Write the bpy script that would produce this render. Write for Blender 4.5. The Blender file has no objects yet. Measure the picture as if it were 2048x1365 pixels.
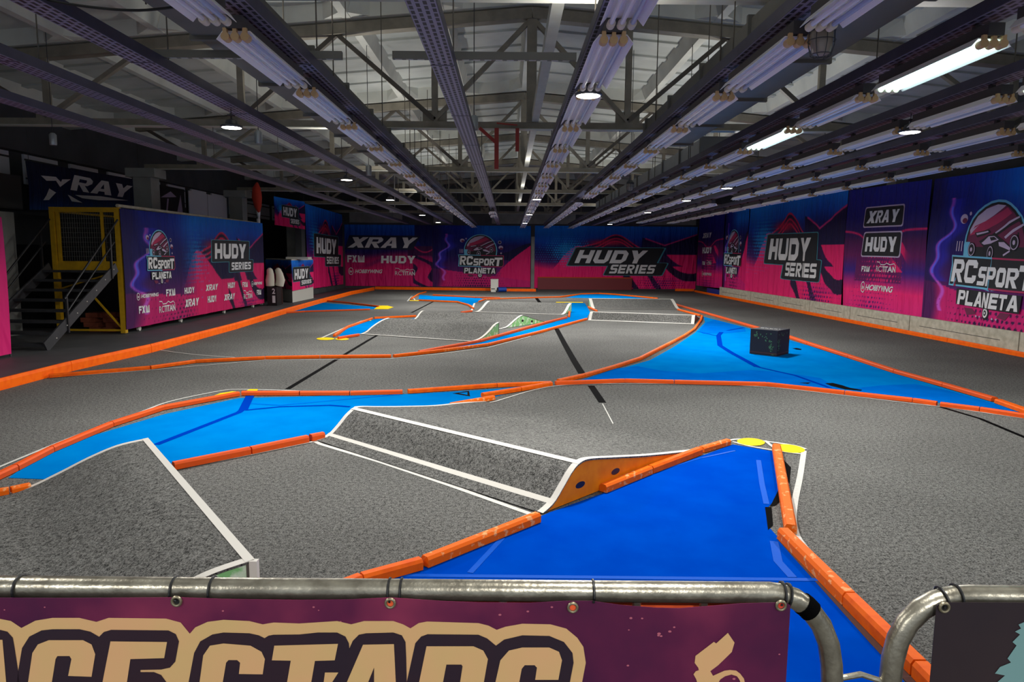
import bpy, bmesh, math, random
import numpy as np
from mathutils import Vector
random.seed(7); rng = np.random.default_rng(7)
sc = bpy.context.scene
COL = sc.collection

# ------------------------------------------------------------------ camera, world, exposure, lamps' strength
FPX, CX, CY, CAM_H = 1400.0, 1024.0, 682.5, 1.75
PITCH, YAW, ROLL = math.atan(172 / FPX), math.atan(7 / FPX), math.radians(.45)
EXPOSURE = 0.0
WORLD_STRENGTH = 0.5
LED_POWER = 145.0
UPLIGHT = 26.0
FW = np.array([math.sin(YAW) * math.cos(PITCH), math.cos(YAW) * math.cos(PITCH), -math.sin(PITCH)])
_R = np.array([math.cos(YAW), -math.sin(YAW), 0.0]); _U = np.cross(_R, FW)
RT = math.cos(ROLL) * _R + math.sin(ROLL) * _U
UP = -math.sin(ROLL) * _R + math.cos(ROLL) * _U
EYE = np.array([0, 0, CAM_H])
cd = bpy.data.cameras.new('camera'); cam = bpy.data.objects.new('camera', cd); COL.objects.link(cam)
cd.sensor_width = 36; cd.lens = FPX / 2048 * 36; cd.clip_start = .05; cd.clip_end = 200
from mathutils import Matrix
cam.matrix_world = Matrix(((RT[0], UP[0], -FW[0], 0), (RT[1], UP[1], -FW[1], 0), (RT[2], UP[2], -FW[2], CAM_H), (0, 0, 0, 1)))
sc.camera = cam
wd = bpy.data.worlds.new('world'); sc.world = wd; wd.use_nodes = True
wd.node_tree.nodes['Background'].inputs[0].default_value = (.80, .90, 1, 1)
wd.node_tree.nodes['Background'].inputs[1].default_value = WORLD_STRENGTH
vs = sc.view_settings; vs.view_transform = 'Standard'; vs.look = 'None'; vs.gamma = 1; vs.exposure = EXPOSURE; vs.use_curve_mapping = False
sc.cycles.use_denoising = True; sc.cycles.max_bounces = 6; sc.cycles.diffuse_bounces = 4; sc.cycles.glossy_bounces = 3
sc.cycles.sample_clamp_indirect = 6; sc.cycles.caustics_reflective = False; sc.cycles.caustics_refractive = False

# high-bay lamps (x, y): the hall's own and some added for their light; their housings are built further down
LED_Z = 3.03            # level with the fluorescent tubes, hung from the cable trays
def led_z(x): return LED_Z
LED = [(-2.87, 2.4), (-2.87, 7.44), (-2.85, 12.5), (-2.85, 17.0), (-2.87, 23.4),
       (.63, 1.31), (.63, 5.85), (.63, 16.49), (.63, 22.57), (.63, 28.65), (-2.87, 28.6), (4.1, 28.9),  # the last of each row, before the far wall, are unseen, added to light it
       (4.1, 2.83), (4.1, 7.37), (4.1, 13.45), (4.1, 16.49), (4.1, 21.05)]
LED += [(-2.87, -1.7), (.63, -1.73), (4.1, -1.73)]        # unseen lamps added behind the camera to light the barrier banners
for x, y in LED:
    ld = bpy.data.lights.new('high_bay_light', 'AREA'); ld.shape = 'DISK'; ld.size = .24; ld.energy = LED_POWER
    ld.color = (1, .985, .94); ld.spread = math.radians(178)
    ld.energy *= .25 if 0 < y < 4 else (.62 if y < 0 else 1.0)
    lo = bpy.data.objects.new('high_bay_light', ld); COL.objects.link(lo); lo.location = (x, y, led_z(x) - .012)
    ud = bpy.data.lights.new('added_roof_uplight', 'AREA'); ud.shape = 'DISK'; ud.size = .2; ud.energy = UPLIGHT * (.5 if 0 < x < 2 else 1.15); ud.color = (1, .97, .9)   # added upward light, no real source, to brighten the roof
    uo = bpy.data.objects.new('added_roof_uplight', ud); COL.objects.link(uo); uo.location = (x, y, 3.40); uo.rotation_euler = (math.pi, 0, 0)

# ------------------------------------------------------------------ helpers
def ray(px, py): return FW + RT * (px - CX) / FPX - UP * (py - CY) / FPX
def G(px, py, z=0.0):
    d = ray(px, py); return EYE + d * ((z - CAM_H) / d[2])
def VP(P0, P1, px, py):
    'pixel -> point on the vertical plane through P0, P1'
    P0 = np.array(P0, float); d = np.array([P1[0] - P0[0], P1[1] - P0[1]]); n = np.array([-d[1], d[0]])
    r = ray(px, py); return EYE + r * (((P0[:2] - EYE[:2]) @ n) / (r[:2] @ n))
def lin(c):
    c = np.asarray(c, float) / 255.0
    return np.where(c <= .04045, c / 12.92, ((c + .055) / 1.055) ** 2.4)
def unit(v): v = np.asarray(v, float); return v / np.linalg.norm(v)
ORD = 'first second third fourth fifth sixth seventh eighth ninth tenth eleventh twelfth thirteenth fourteenth fifteenth sixteenth seventeenth eighteenth nineteenth twentieth twenty-first twenty-second twenty-third'.split()

def mat(name, rgb, rough=.6, metal=0, noise=0, nscale=8, rgb2=None, bump=0, bscale=60, emit=0, spec=.5, detail=4, lo=.35, hi=.65):
    m = bpy.data.materials.new(name); m.use_nodes = True; nt = m.node_tree; b = nt.nodes['Principled BSDF']
    c = (*lin(rgb), 1); b.inputs['Base Color'].default_value = c
    b.inputs['Roughness'].default_value = rough; b.inputs['Metallic'].default_value = metal
    b.inputs['Specular IOR Level'].default_value = spec
    if emit: b.inputs['Emission Color'].default_value = c; b.inputs['Emission Strength'].default_value = emit
    if noise or rgb2 is not None or bump:
        tc = nt.nodes.new('ShaderNodeTexCoord')
    if noise or rgb2 is not None:
        n = nt.nodes.new('ShaderNodeTexNoise'); n.inputs['Scale'].default_value = nscale; n.inputs['Detail'].default_value = detail
        nt.links.new(tc.outputs['Object'], n.inputs['Vector'])
        r = nt.nodes.new('ShaderNodeValToRGB'); r.color_ramp.elements[0].position = lo; r.color_ramp.elements[1].position = hi
        c2 = lin(rgb2) if rgb2 is not None else lin(rgb) * (1 - noise)
        r.color_ramp.elements[0].color = (*c2, 1); r.color_ramp.elements[1].color = c
        nt.links.new(n.outputs['Fac'], r.inputs[0]); nt.links.new(r.outputs[0], b.inputs['Base Color'])
    if bump:
        n2 = nt.nodes.new('ShaderNodeTexNoise'); n2.inputs['Scale'].default_value = bscale; nt.links.new(tc.outputs['Object'], n2.inputs['Vector'])
        bp = nt.nodes.new('ShaderNodeBump'); bp.inputs['Strength'].default_value = bump; bp.inputs['Distance'].default_value = .01
        nt.links.new(n2.outputs['Fac'], bp.inputs['Height']); nt.links.new(bp.outputs[0], b.inputs['Normal'])
    return m

def carpet(name, dark, light, scale=95):
    m = bpy.data.materials.new(name); m.use_nodes = True; nt = m.node_tree; b = nt.nodes['Principled BSDF']
    N, L = nt.nodes.new, nt.links.new
    geo = N('ShaderNodeNewGeometry')
    n = N('ShaderNodeTexNoise'); n.inputs['Scale'].default_value = scale; n.inputs['Detail'].default_value = 3; n.inputs['Roughness'].default_value = .75
    L(geo.outputs['Position'], n.inputs['Vector'])
    r = N('ShaderNodeValToRGB'); r.color_ramp.elements[0].position = .38; r.color_ramp.elements[1].position = .62
    r.color_ramp.elements[0].color = (*lin(dark), 1); r.color_ramp.elements[1].color = (*lin(light), 1)
    n3 = N('ShaderNodeTexNoise'); n3.inputs['Scale'].default_value = 34; n3.inputs['Detail'].default_value = 2; L(geo.outputs['Position'], n3.inputs['Vector'])
    ad = N('ShaderNodeMix'); ad.data_type = 'FLOAT'; ad.inputs[0].default_value = .26; L(n.outputs['Fac'], ad.inputs[2]); L(n3.outputs['Fac'], ad.inputs[3])
    L(ad.outputs[0], r.inputs[0])
    n2 = N('ShaderNodeTexNoise'); n2.inputs['Scale'].default_value = .55; n2.inputs['Detail'].default_value = 3; L(geo.outputs['Position'], n2.inputs['Vector'])
    mr = N('ShaderNodeMapRange'); mr.inputs[1].default_value = .3; mr.inputs[2].default_value = .7; mr.inputs[3].default_value = .8; mr.inputs[4].default_value = 1.12
    L(n2.outputs['Fac'], mr.inputs[0])
    mx = N('ShaderNodeMix'); mx.data_type = 'RGBA'; mx.blend_type = 'MULTIPLY'; mx.inputs[0].default_value = 1
    L(r.outputs[0], mx.inputs[6]); L(mr.outputs[0], mx.inputs[7]); L(mx.outputs[2], b.inputs['Base Color'])
    b.inputs['Roughness'].default_value = .95; b.inputs['Specular IOR Level'].default_value = .12
    bp = N('ShaderNodeBump'); bp.inputs['Strength'].default_value = .5; bp.inputs['Distance'].default_value = .006
    L(n.outputs['Fac'], bp.inputs['Height']); L(bp.outputs[0], b.inputs['Normal'])
    return m

def art_mat(name):
    m = bpy.data.materials.new(name); m.use_nodes = True; nt = m.node_tree; b = nt.nodes['Principled BSDF']
    a = nt.nodes.new('ShaderNodeAttribute'); a.attribute_name = 'art'
    nt.links.new(a.outputs['Color'], b.inputs['Base Color']); b.inputs['Roughness'].default_value = .7; b.inputs['Specular IOR Level'].default_value = .3
    g_ = nt.nodes.new('ShaderNodeNewGeometry'); mp = nt.nodes.new('ShaderNodeMapping'); mp.inputs['Scale'].default_value = (3.2, 3.2, .55); nt.links.new(g_.outputs['Position'], mp.inputs[0])
    n = nt.nodes.new('ShaderNodeTexNoise'); n.inputs['Scale'].default_value = 1.3; n.inputs['Detail'].default_value = 2; n.inputs['Distortion'].default_value = .6; nt.links.new(mp.outputs[0], n.inputs['Vector'])
    bp = nt.nodes.new('ShaderNodeBump'); bp.inputs['Strength'].default_value = .9; bp.inputs['Distance'].default_value = .16; nt.links.new(n.outputs['Fac'], bp.inputs['Height']); nt.links.new(bp.outputs[0], b.inputs['Normal'])
    return m

class MB:
    def __init__(s): s.v, s.f, s.m = [], [], []
    def add(s, vs, fs, mi=0):
        k = len(s.v); s.v += [tuple(map(float, v)) for v in vs]; s.f += [tuple(k + i for i in f) for f in fs]; s.m += [mi] * len(fs); return s
    def box(s, lo, hi, mi=0):
        (x0, y0, z0), (x1, y1, z1) = lo, hi
        return s.add([(x0, y0, z0), (x1, y0, z0), (x1, y1, z0), (x0, y1, z0), (x0, y0, z1), (x1, y0, z1), (x1, y1, z1), (x0, y1, z1)],
                     [(0, 3, 2, 1), (4, 5, 6, 7), (0, 1, 5, 4), (1, 2, 6, 5), (2, 3, 7, 6), (3, 0, 4, 7)], mi)
    def bar(s, p, q, w, h=None, mi=0, prof=None, up=(0, 0, 1)):
        'straight bar from p to q with a rectangular (or given) section'
        h = w if h is None else h; p = np.array(p, float); q = np.array(q, float); d = unit(q - p)
        up = np.array(up, float)
        if abs(d @ up) > .97: up = np.array([0, 1.0, 0])
        sx = unit(np.cross(d, up)); sy = np.cross(sx, d)
        pr = prof or [(-w / 2, -h / 2), (w / 2, -h / 2), (w / 2, h / 2), (-w / 2, h / 2)]; n = len(pr)
        vs = [p + sx * a + sy * b for a, b in pr] + [q + sx * a + sy * b for a, b in pr]
        fs = [tuple(range(n))[::-1], tuple(range(n, 2 * n))] + [(i, (i + 1) % n, n + (i + 1) % n, n + i) for i in range(n)]
        return s.add(vs, fs, mi)
    def tube(s, path, r, n=10, mi=0, caps=True):
        P = [np.array(p, float) for p in path]; rings = []; prev = None
        for i, p in enumerate(P):
            d = unit((P[min(i + 1, len(P) - 1)] - P[max(i - 1, 0)]))
            if prev is None:
                a = np.array([0, 0, 1.0]) if abs(d[2]) < .9 else np.array([0, 1.0, 0])
                sx = unit(np.cross(d, a))
            else: sx = unit(prev - d * (prev @ d))
            prev = sx; sy = np.cross(d, sx); rr = r[i] if hasattr(r, '__len__') else r
            rings.append([p + rr * (math.cos(t) * sx + math.sin(t) * sy) for t in np.linspace(0, 2 * math.pi, n, endpoint=False)])
        vs = [v for g in rings for v in g]
        fs = [(i * n + j, i * n + (j + 1) % n, (i + 1) * n + (j + 1) % n, (i + 1) * n + j) for i in range(len(P) - 1) for j in range(n)]
        if caps: fs += [tuple(range(n))[::-1], tuple((len(P) - 1) * n + j for j in range(n))]
        return s.add(vs, fs, mi)
    def lathe(s, c, prof, n=20, mi=0):
        c = np.array(c, float); vs = []
        for r, z in prof: vs += [c + (r * math.cos(t), r * math.sin(t), z) for t in np.linspace(0, 2 * math.pi, n, endpoint=False)]
        fs = [(i * n + j, i * n + (j + 1) % n, (i + 1) * n + (j + 1) % n, (i + 1) * n + j) for i in range(len(prof) - 1) for j in range(n)]
        fs += [tuple(range(n))[::-1], tuple((len(prof) - 1) * n + j for j in range(n))]
        return s.add(vs, fs, mi)
    def prism(s, poly, z0, z1, mi=0):
        n = len(poly); a = sum(poly[i][0] * poly[(i + 1) % n][1] - poly[(i + 1) % n][0] * poly[i][1] for i in range(n))
        if a < 0: poly = poly[::-1]
        vs = [(p[0], p[1], z0) for p in poly] + [(p[0], p[1], z1) for p in poly]
        return s.add(vs, [tuple(range(n))[::-1], tuple(range(n, 2 * n))] + [(i, (i + 1) % n, n + (i + 1) % n, n + i) for i in range(n)], mi)
    def slab(s, pts, off, mi=0):
        'planar polygon pts (3-D) thickened along vector off'
        n = len(pts); off = np.array(off, float); P = [np.array(p, float) for p in pts]
        return s.add(P + [p + off for p in P], [tuple(range(n)), tuple(range(n, 2 * n))[::-1]] + [(i, n + i, n + (i + 1) % n, (i + 1) % n) for i in range(n)], mi)

ORG = {}
def tag(o, label=None, cat=None, group=None, kind=None):
    if label: o['label'] = label
    if cat: o['category'] = cat
    if group: o['group'] = group
    if kind: o['kind'] = kind
    return o
def link(name, mb, mats, parent=None, loc=None, smooth=False, fix=True):
    V = np.array(mb.v); org = ORG[parent.name] if parent is not None else (np.array(loc, float) if loc is not None else np.array([*(V.min(0) + V.max(0))[:2] / 2, V[:, 2].min()]))
    me = bpy.data.meshes.new(name); me.from_pydata((V - org).tolist(), [], mb.f)
    for m in (mats if isinstance(mats, (list, tuple)) else [mats]): me.materials.append(m)
    me.polygons.foreach_set('material_index', mb.m)
    if fix:
        bm = bmesh.new(); bm.from_mesh(me); bmesh.ops.recalc_face_normals(bm, faces=bm.faces); bm.to_mesh(me); bm.free()
    if smooth: me.polygons.foreach_set('use_smooth', [True] * len(me.polygons)); me.set_sharp_from_angle(angle=math.radians(40))
    me.update()
    o = bpy.data.objects.new(name, me); COL.objects.link(o); ORG[o.name] = org
    if parent is not None: o.parent = parent
    else: o.location = org
    return o
def thing(name, loc, label, cat, group=None):
    o = bpy.data.objects.new(name, None); COL.objects.link(o); o.location = loc; o.empty_display_size = .1
    ORG[o.name] = np.array(loc, float); return tag(o, label, cat, group)
def copy_tree(o, parent=None):
    c = o.copy(); COL.objects.link(c)
    if parent is not None: c.parent = parent
    for ch in list(o.children): copy_tree(ch, c)
    return c

# ------------------------------------------------------------------ materials
M = {}
M['carpet'] = carpet('track_carpet', (8, 8, 8), (130, 129, 126), 105)
M['carpet_dark'] = carpet('worn_dark_carpet', (40, 40, 41), (110, 110, 111))
M['side_floor'] = mat('painted_concrete', (78, 78, 80), .6, noise=.25, nscale=3)
M['orange'] = mat('orange_painted_wood', (222, 94, 4), .6, spec=.15, rgb2=(208, 78, 4), nscale=14, lo=.3, hi=.6)
M['orange_board'] = mat('orange_border_paint', (255, 108, 4), .6, spec=.15, rgb2=(246, 92, 4), nscale=10, lo=.3, hi=.6)
M['orange_worn'] = mat('chipped_orange_paint', (222, 96, 8), .6, spec=.15, rgb2=(222, 150, 95), nscale=22, lo=.36, hi=.42)
M['redorange'] = mat('red_and_shaded_orange_wood', (208, 78, 20), .6, spec=.15, rgb2=(200, 76, 30), nscale=14, lo=.3, hi=.6)  # redder copy of the orange; on some kerbs the tone holds their side shade
M['panel_orange'] = mat('orange_plywood', (236, 134, 18), .6, spec=.15, rgb2=(224, 118, 14), nscale=9)
M['white_tape'] = mat('white_tape', (196, 194, 188), .6, noise=.12, nscale=30)
M['white_edge'] = mat('white_edge_strip', (198, 194, 186), .6)
M['yellow'] = mat('yellow_vinyl', (222, 190, 0), .6, spec=.1, noise=.06, nscale=20)
M['black_tape'] = mat('black_tape', (6, 6, 7), .8, spec=.02)
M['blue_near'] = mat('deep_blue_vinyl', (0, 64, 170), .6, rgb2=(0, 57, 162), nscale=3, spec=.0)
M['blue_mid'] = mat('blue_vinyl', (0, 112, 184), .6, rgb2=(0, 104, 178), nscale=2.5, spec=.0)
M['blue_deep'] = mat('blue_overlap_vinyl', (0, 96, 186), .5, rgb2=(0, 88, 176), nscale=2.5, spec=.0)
M['blue_tape'] = mat('dark_blue_tape', (0, 48, 150), .6, spec=0)
M['blue_light'] = mat('light_blue_tape', (4, 78, 184), .5, spec=.05)
M['wall'] = mat('grey_plaster', (112, 114, 116), .8, noise=.25, nscale=1.5)
M['wall_dark'] = mat('dark_plaster', (74, 76, 80), .8, noise=.3, nscale=1.2)
M['concrete'] = mat('old_concrete', (150, 152, 148), .85, rgb2=(126, 128, 124), nscale=1.6)
M['slab'] = mat('roof_slab_concrete', (196, 200, 196), .85, rgb2=(168, 172, 168), nscale=1.1, lo=.3, hi=.7)
M['rib'] = mat('roof_rib_concrete', (212, 214, 206), .85, rgb2=(186, 188, 182), nscale=1.3, lo=.3, hi=.7)
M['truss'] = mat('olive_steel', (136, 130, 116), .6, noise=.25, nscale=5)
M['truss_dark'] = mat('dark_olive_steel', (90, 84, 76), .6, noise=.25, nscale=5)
M['beam_pale'] = mat('pale_grey_steel', (190, 190, 180), .6, noise=.15, nscale=4)
M['tray'] = mat('lilac_galvanised_steel', (82, 80, 100), .45, .4, noise=.2, nscale=6)
M['duct'] = mat('olive_sheet_metal', (112, 110, 102), .55, noise=.2, nscale=2)
M['galv'] = mat('galvanised_sheet', (168, 174, 178), .4, .5, noise=.1, nscale=4)
M['lamp_white'] = mat('white_enamel', (250, 247, 252), .35)
M['tube_off'] = mat('unlit_tube_glass', (240, 240, 250), .18)
M['tube_on'] = mat('lit_tube', (215, 255, 245), .3, emit=4)
M['tube_blue'] = mat('bluish_tube_glass', (176, 190, 224), .18)
M['socket'] = mat('tan_lamp_socket', (206, 168, 120), .5)
M['socket_w'] = mat('cream_lamp_socket', (222, 212, 194), .5)
M['housing'] = mat('dark_lamp_trunking', (70, 66, 68), .6)
M['black'] = mat('black_plastic', (20, 20, 22), .45)
M['led'] = mat('led_lens', (255, 250, 238), .3, emit=14)
M['led_body'] = mat('grey_lamp_body', (92, 92, 96), .4, .6)
M['red_steel'] = mat('red_painted_steel', (150, 34, 28), .5)
M['yellow_steel'] = mat('yellow_painted_steel', (206, 160, 20), .5, noise=.15, nscale=10)
M['mesh'] = mat('grey_wire', (120, 120, 116), .5, .5)
M['dark_steel'] = mat('dark_grey_steel', (66, 66, 70), .5, .3, noise=.2, nscale=8)
M['handrail'] = mat('black_handrail', (30, 30, 34), .45)
M['rail'] = mat('scratched_galvanised_tube', (176, 170, 154), .33, .85, rgb2=(140, 134, 120), nscale=25, bump=.1, bscale=90)
M['cream_board'] = mat('cream_painted_board', (196, 190, 172), .7, rgb2=(170, 164, 146), nscale=9)
M['white'] = mat('white_print', (232, 232, 234), .7)
M['cream_print'] = mat('cream_print', (216, 166, 118), .6, rgb2=(206, 172, 114), nscale=5)
M['purple_print'] = mat('dark_purple_print', (40, 12, 28), .6, rgb2=(30, 10, 30), nscale=6)
M['plate_black'] = mat('black_print', (16, 18, 28), .7)
M['teal'] = mat('teal_print', (60, 140, 160), .7)
M['pink'] = mat('pink_print', (180, 40, 90), .7)
M['skyblue'] = mat('sky_blue_print', (110, 190, 225), .7)
M['lilac'] = mat('lilac_print', (196, 176, 206), .7)
M['maroon_print'] = mat('plum_print', (110, 24, 70), .7)
M['maroon'] = mat('maroon_vinyl', (120, 28, 36), .55)
M['art'] = art_mat('printed_cloth')
M['red_cloth'] = mat('red_cloth', (205, 60, 40), .8)
M['white_cloth'] = mat('white_cushion_fabric', (206, 200, 184), .9)
M['brown_wood'] = mat('dark_brown_wood', (70, 40, 36), .6)
M['brick'] = mat('red_brown_timber', (134, 66, 44), .8, noise=.3, nscale=12)
M['green_panel'] = mat('green_scuffed_plywood', (124, 186, 118), .6, rgb2=(206, 220, 200), nscale=10, lo=.38, hi=.5)
M['window_pane'] = mat('painted_over_glass', (232, 234, 244), .4)
M['cube_black'] = mat('black_cube_cloth', (24, 26, 34), .7)
M['leaf_print'] = mat('green_leaf_print', (92, 142, 96), .7, rgb2=(36, 84, 52), nscale=30)
M['glass_dim'] = mat('dusty_lamp_glass', (150, 140, 130), .3)
M['blue_plastic'] = mat('blue_plastic', (20, 60, 150), .4)
M['carton'] = mat('off_white_carton', (200, 198, 190), .7)
M['navy_print'] = mat('navy_print', (14, 20, 58), .7)

# cable tray base: metal strip with staggered rows of punched slots
def tray_perforated():
    m = bpy.data.materials.new('perforated_tray'); m.use_nodes = True; nt = m.node_tree; b = nt.nodes['Principled BSDF']; N, L = nt.nodes.new, nt.links.new
    tc = N('ShaderNodeTexCoord'); mp = N('ShaderNodeMapping'); mp.inputs['Rotation'].default_value = (0, 0, math.pi / 2); L(tc.outputs['Object'], mp.inputs[0])
    br = N('ShaderNodeTexBrick'); br.offset = .5; L(mp.outputs[0], br.inputs['Vector'])
    br.inputs['Color1'].default_value = (*lin((26, 26, 32)), 1); br.inputs['Color2'].default_value = (*lin((52, 52, 58)), 1); br.inputs['Mortar'].default_value = (*lin((148, 144, 166)), 1)
    br.inputs['Scale'].default_value = 1; br.inputs['Brick Width'].default_value = .085; br.inputs['Row Height'].default_value = .046
    br.inputs['Mortar Size'].default_value = .0115; br.inputs['Mortar Smooth'].default_value = .1
    L(br.outputs['Color'], b.inputs['Base Color']); b.inputs['Roughness'].default_value = .5; b.inputs['Metallic'].default_value = .2
    return m
M['perf'] = tray_perforated()

# ------------------------------------------------------------------ lettering from Blender's own built-in font
_tc = {}
def text_shape(s, bold=.0, shear=0.0, spacing=1.0):
    k = (s, bold, shear, spacing)
    if k in _tc: return _tc[k]
    cu = bpy.data.curves.new('lettering', 'FONT'); cu.body = s; cu.offset = bold; cu.shear = shear; cu.space_character = spacing; cu.fill_mode = 'FRONT'; cu.resolution_u = 3
    o = bpy.data.objects.new('lettering', cu); COL.objects.link(o)
    dg = bpy.context.evaluated_depsgraph_get(); me = o.evaluated_get(dg).to_mesh()
    V = np.array([v.co[:2] for v in me.vertices]); F = [tuple(p.vertices) for p in me.polygons]
    o.evaluated_get(dg).to_mesh_clear(); bpy.data.objects.remove(o); bpy.data.curves.remove(cu)
    V = (V - V.min(0)) / (V.max(0) - V.min(0)); _tc[k] = (V, F); return _tc[k]
# heavy block letters drawn by hand (unit cell: width 1, height 1); holes are separate dark-free strips, so every shape is a set of quads
def _blk(ch):
    t = .30; b = .27
    R = lambda x0, y0, x1, y1: [(x0, y0), (x1, y0), (x1, y1), (x0, y1)]
    return {
        'H': [R(0, 0, t, 1), R(1 - t, 0, 1, 1), R(t, .37, 1 - t, .63)],
        'U': [R(0, .22, t, 1), R(1 - t, .22, 1, 1), [(0, .22), (.2, 0), (.8, 0), (1, .22), (1 - t, .28), (t, .28)]],
        'D': [R(0, 0, t, 1), [(t, 0), (.75, 0), (1, .24), (1 - t, .30), (.62, b), (t, b)], [(t, 1), (t, 1 - b), (.62, 1 - b), (1 - t, .70), (1, .76), (.75, 1)], R(1 - t, .3, 1, .7), [(1 - t, .3), (1, .24), (1, .3)], [(1 - t, .7), (1, .7), (1, .76)]],
        'Y': [R(.5 - t / 2, 0, .5 + t / 2, .42), [(0, 1), (.5 - t / 2, .36), (.5 + t / 2, .42), (.34, 1)], [(1, 1), (.66, 1), (.5 - t / 2, .42), (.5 + t / 2, .36)]],
        'X': [[(0, 0), (.36, 0), (1, 1), (.64, 1)], [(0, 1), (.36, 1), (1, 0), (.64, 0)]],
        'R': [R(0, 0, t, 1), [(t, 1), (t, 1 - .2), (.66, .8), (1 - t, .76), (1, .82), (.8, 1)], R(1 - t, .6, 1, .8), [(t, .40), (t, .58), (.66, .58), (1 - t, .62), (1, .62), (.8, .42)], [(.34, .42), (.66, .42), (1, 0), (.66, 0)]],
        'A': [[(0, 0), (.32, 0), (.56, 1), (.34, 1)], [(1, 0), (.68, 0), (.44, 1), (.66, 1)], R(.25, .2, .75, .4)],
        'S': [[(0, 0), (.85, 0), (1, .12), (1 - t, .22), (0, .22)], [(1 - t, .22), (1, .12), (1, .5), (.85, .62), (t, .62), (t, .40), (1 - t, .40)], [(0, .88), (0, .52), (.15, .40), (t, .40), (t, .78)], [(0, .88), (t, .78), (1, .78), (1, 1), (.15, 1)]],
        'E': [R(0, 0, t, 1), R(t, 0, 1, .24), R(t, .38, .92, .62), R(t, .76, 1, 1)],
        'I': [R(.1, 0, .9, 1)],
        'P': [R(0, 0, t, 1), [(t, 1), (t, .79), (1 - t, .79), (1, .84), (.82, 1)], R(1 - t, .56, 1, .82), [(t, .36), (t, .57), (1 - t, .57), (1, .54), (.82, .36)]],
        'C': [R(0, .18, t, .82), [(0, .18), (.18, 0), (.84, 0), (1, .14), (1, .34), (1 - t, .34), (1 - t, .24), (t, .24)], [(0, .82), (t, .76), (1 - t, .76), (1 - t, .66), (1, .66), (1, .86), (.84, 1), (.18, 1)]],
        'O': [R(0, .18, t, .82), R(1 - t, .18, 1, .82), [(0, .18), (.18, 0), (.82, 0), (1, .18), (1 - t, .25), (t, .25)], [(0, .82), (t, .75), (1 - t, .75), (1, .82), (.82, 1), (.18, 1)]],
        'T': [R(0, .75, 1, 1), R(.5 - t / 2, 0, .5 + t / 2, .75)],
        'L': [R(0, 0, t, 1), R(t, 0, 1, .25)],
        'N': [R(0, 0, t, 1), R(1 - t, 0, 1, 1), [(t, 1), (t, .6), (1 - t, 0), (1 - t, .4)]],
        'F': [R(0, 0, t, 1), R(t, .4, .9, .62), R(t, .76, 1, 1)],
    }[ch]
def block_shape(s, shear=0.0, gap=.16, widths=None):
    V, F, x = [], [], 0.0
    for ch in s:
        if ch == ' ': x += .3; continue
        w = {'I': .42, 'Y': 1.05, 'X': 1.1, 'A': 1.1}.get(ch, 1.0)
        for q in _blk(ch):
            k = len(V); V += [(x + a * w + shear * b, b) for a, b in q]; F.append(tuple(range(k, k + len(q))))
        x += w + gap
    V = np.array(V); V = (V - V.min(0)) / (V.max(0) - V.min(0)); return V, F
def cut_faces(V, F, su, sv):
    bm = bmesh.new(); B = [bm.verts.new((p[0], p[1], 0)) for p in V]
    for f in F:
        try: bm.faces.new([B[i] for i in f])
        except ValueError: pass
    V = np.array(V)
    for ax, st in ((0, su), (1, sv)):
        for k in range(math.floor(V[:, ax].min() / st) + 1, math.ceil(V[:, ax].max() / st)):
            co = (k * st, 0, 0) if ax == 0 else (0, k * st, 0)
            bmesh.ops.bisect_plane(bm, geom=bm.verts[:] + bm.edges[:] + bm.faces[:], plane_co=co, plane_no=(1, 0, 0) if ax == 0 else (0, 1, 0), dist=1e-7)
    bm.verts.index_update(); out = [tuple(v.co[:2]) for v in bm.verts], [tuple(v.index for v in f.verts) for f in bm.faces]; bm.free(); return out
def put_uv(mb, V, F, fn, mi, eps):
    st = getattr(fn, 'cell', None)
    if st: V, F = cut_faces(V, F, *st)
    mb.add([fn(a, b, eps) for a, b in V], F, mi)
def put_shape(mb, shape, box, fn, mi=0, eps=.004, poly=None):
    'lay a unit shape into box (u0,v0,u1,v1) on a banner through its mapping fn'
    V, F = shape; u0, v0, u1, v1 = box
    put_uv(mb, [(u0 + (u1 - u0) * a, v0 + (v1 - v0) * b) for a, b in V], F, fn, mi, eps)
def put_poly(mb, pts, fn, mi=0, eps=.003):
    put_uv(mb, pts, [tuple(range(len(pts)))], fn, mi, eps)
def circ(cx, cy, rx, ry, n=28, a0=0, a1=2 * math.pi): return [(cx + rx * math.cos(t), cy + ry * math.sin(t)) for t in np.linspace(a0, a1, n, endpoint=(a1 - a0) < 6.28)]
def ringq(mb, cx, cy, rx, ry, w, fn, mi, eps, a0=0, a1=2 * math.pi, n=28, asp=1):
    T = np.linspace(a0, a1, n + 1)
    for i in range(n):
        p = []
        for t, k in ((T[i], 1), (T[i + 1], 1), (T[i + 1], 0), (T[i], 0)):
            p.append((cx + (rx - (0 if k else w)) * math.cos(t), cy + (ry - (0 if k else w * ry / rx)) * math.sin(t)))
        put_poly(mb, p, fn, mi, eps)
def rrect(x0, y0, x1, y1, r, sk=0, asp=1):
    o = []
    for cx, cy, a in ((x1 - r, y1 - r * asp, 0), (x0 + r, y1 - r * asp, 90), (x0 + r, y0 + r * asp, 180), (x1 - r, y0 + r * asp, 270)):
        for k in range(5):
            t = math.radians(a + k * 22.5); y = cy + r * asp * math.sin(t)
            o.append((cx + r * math.cos(t) + sk * (y - y0), y))
    return o

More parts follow.
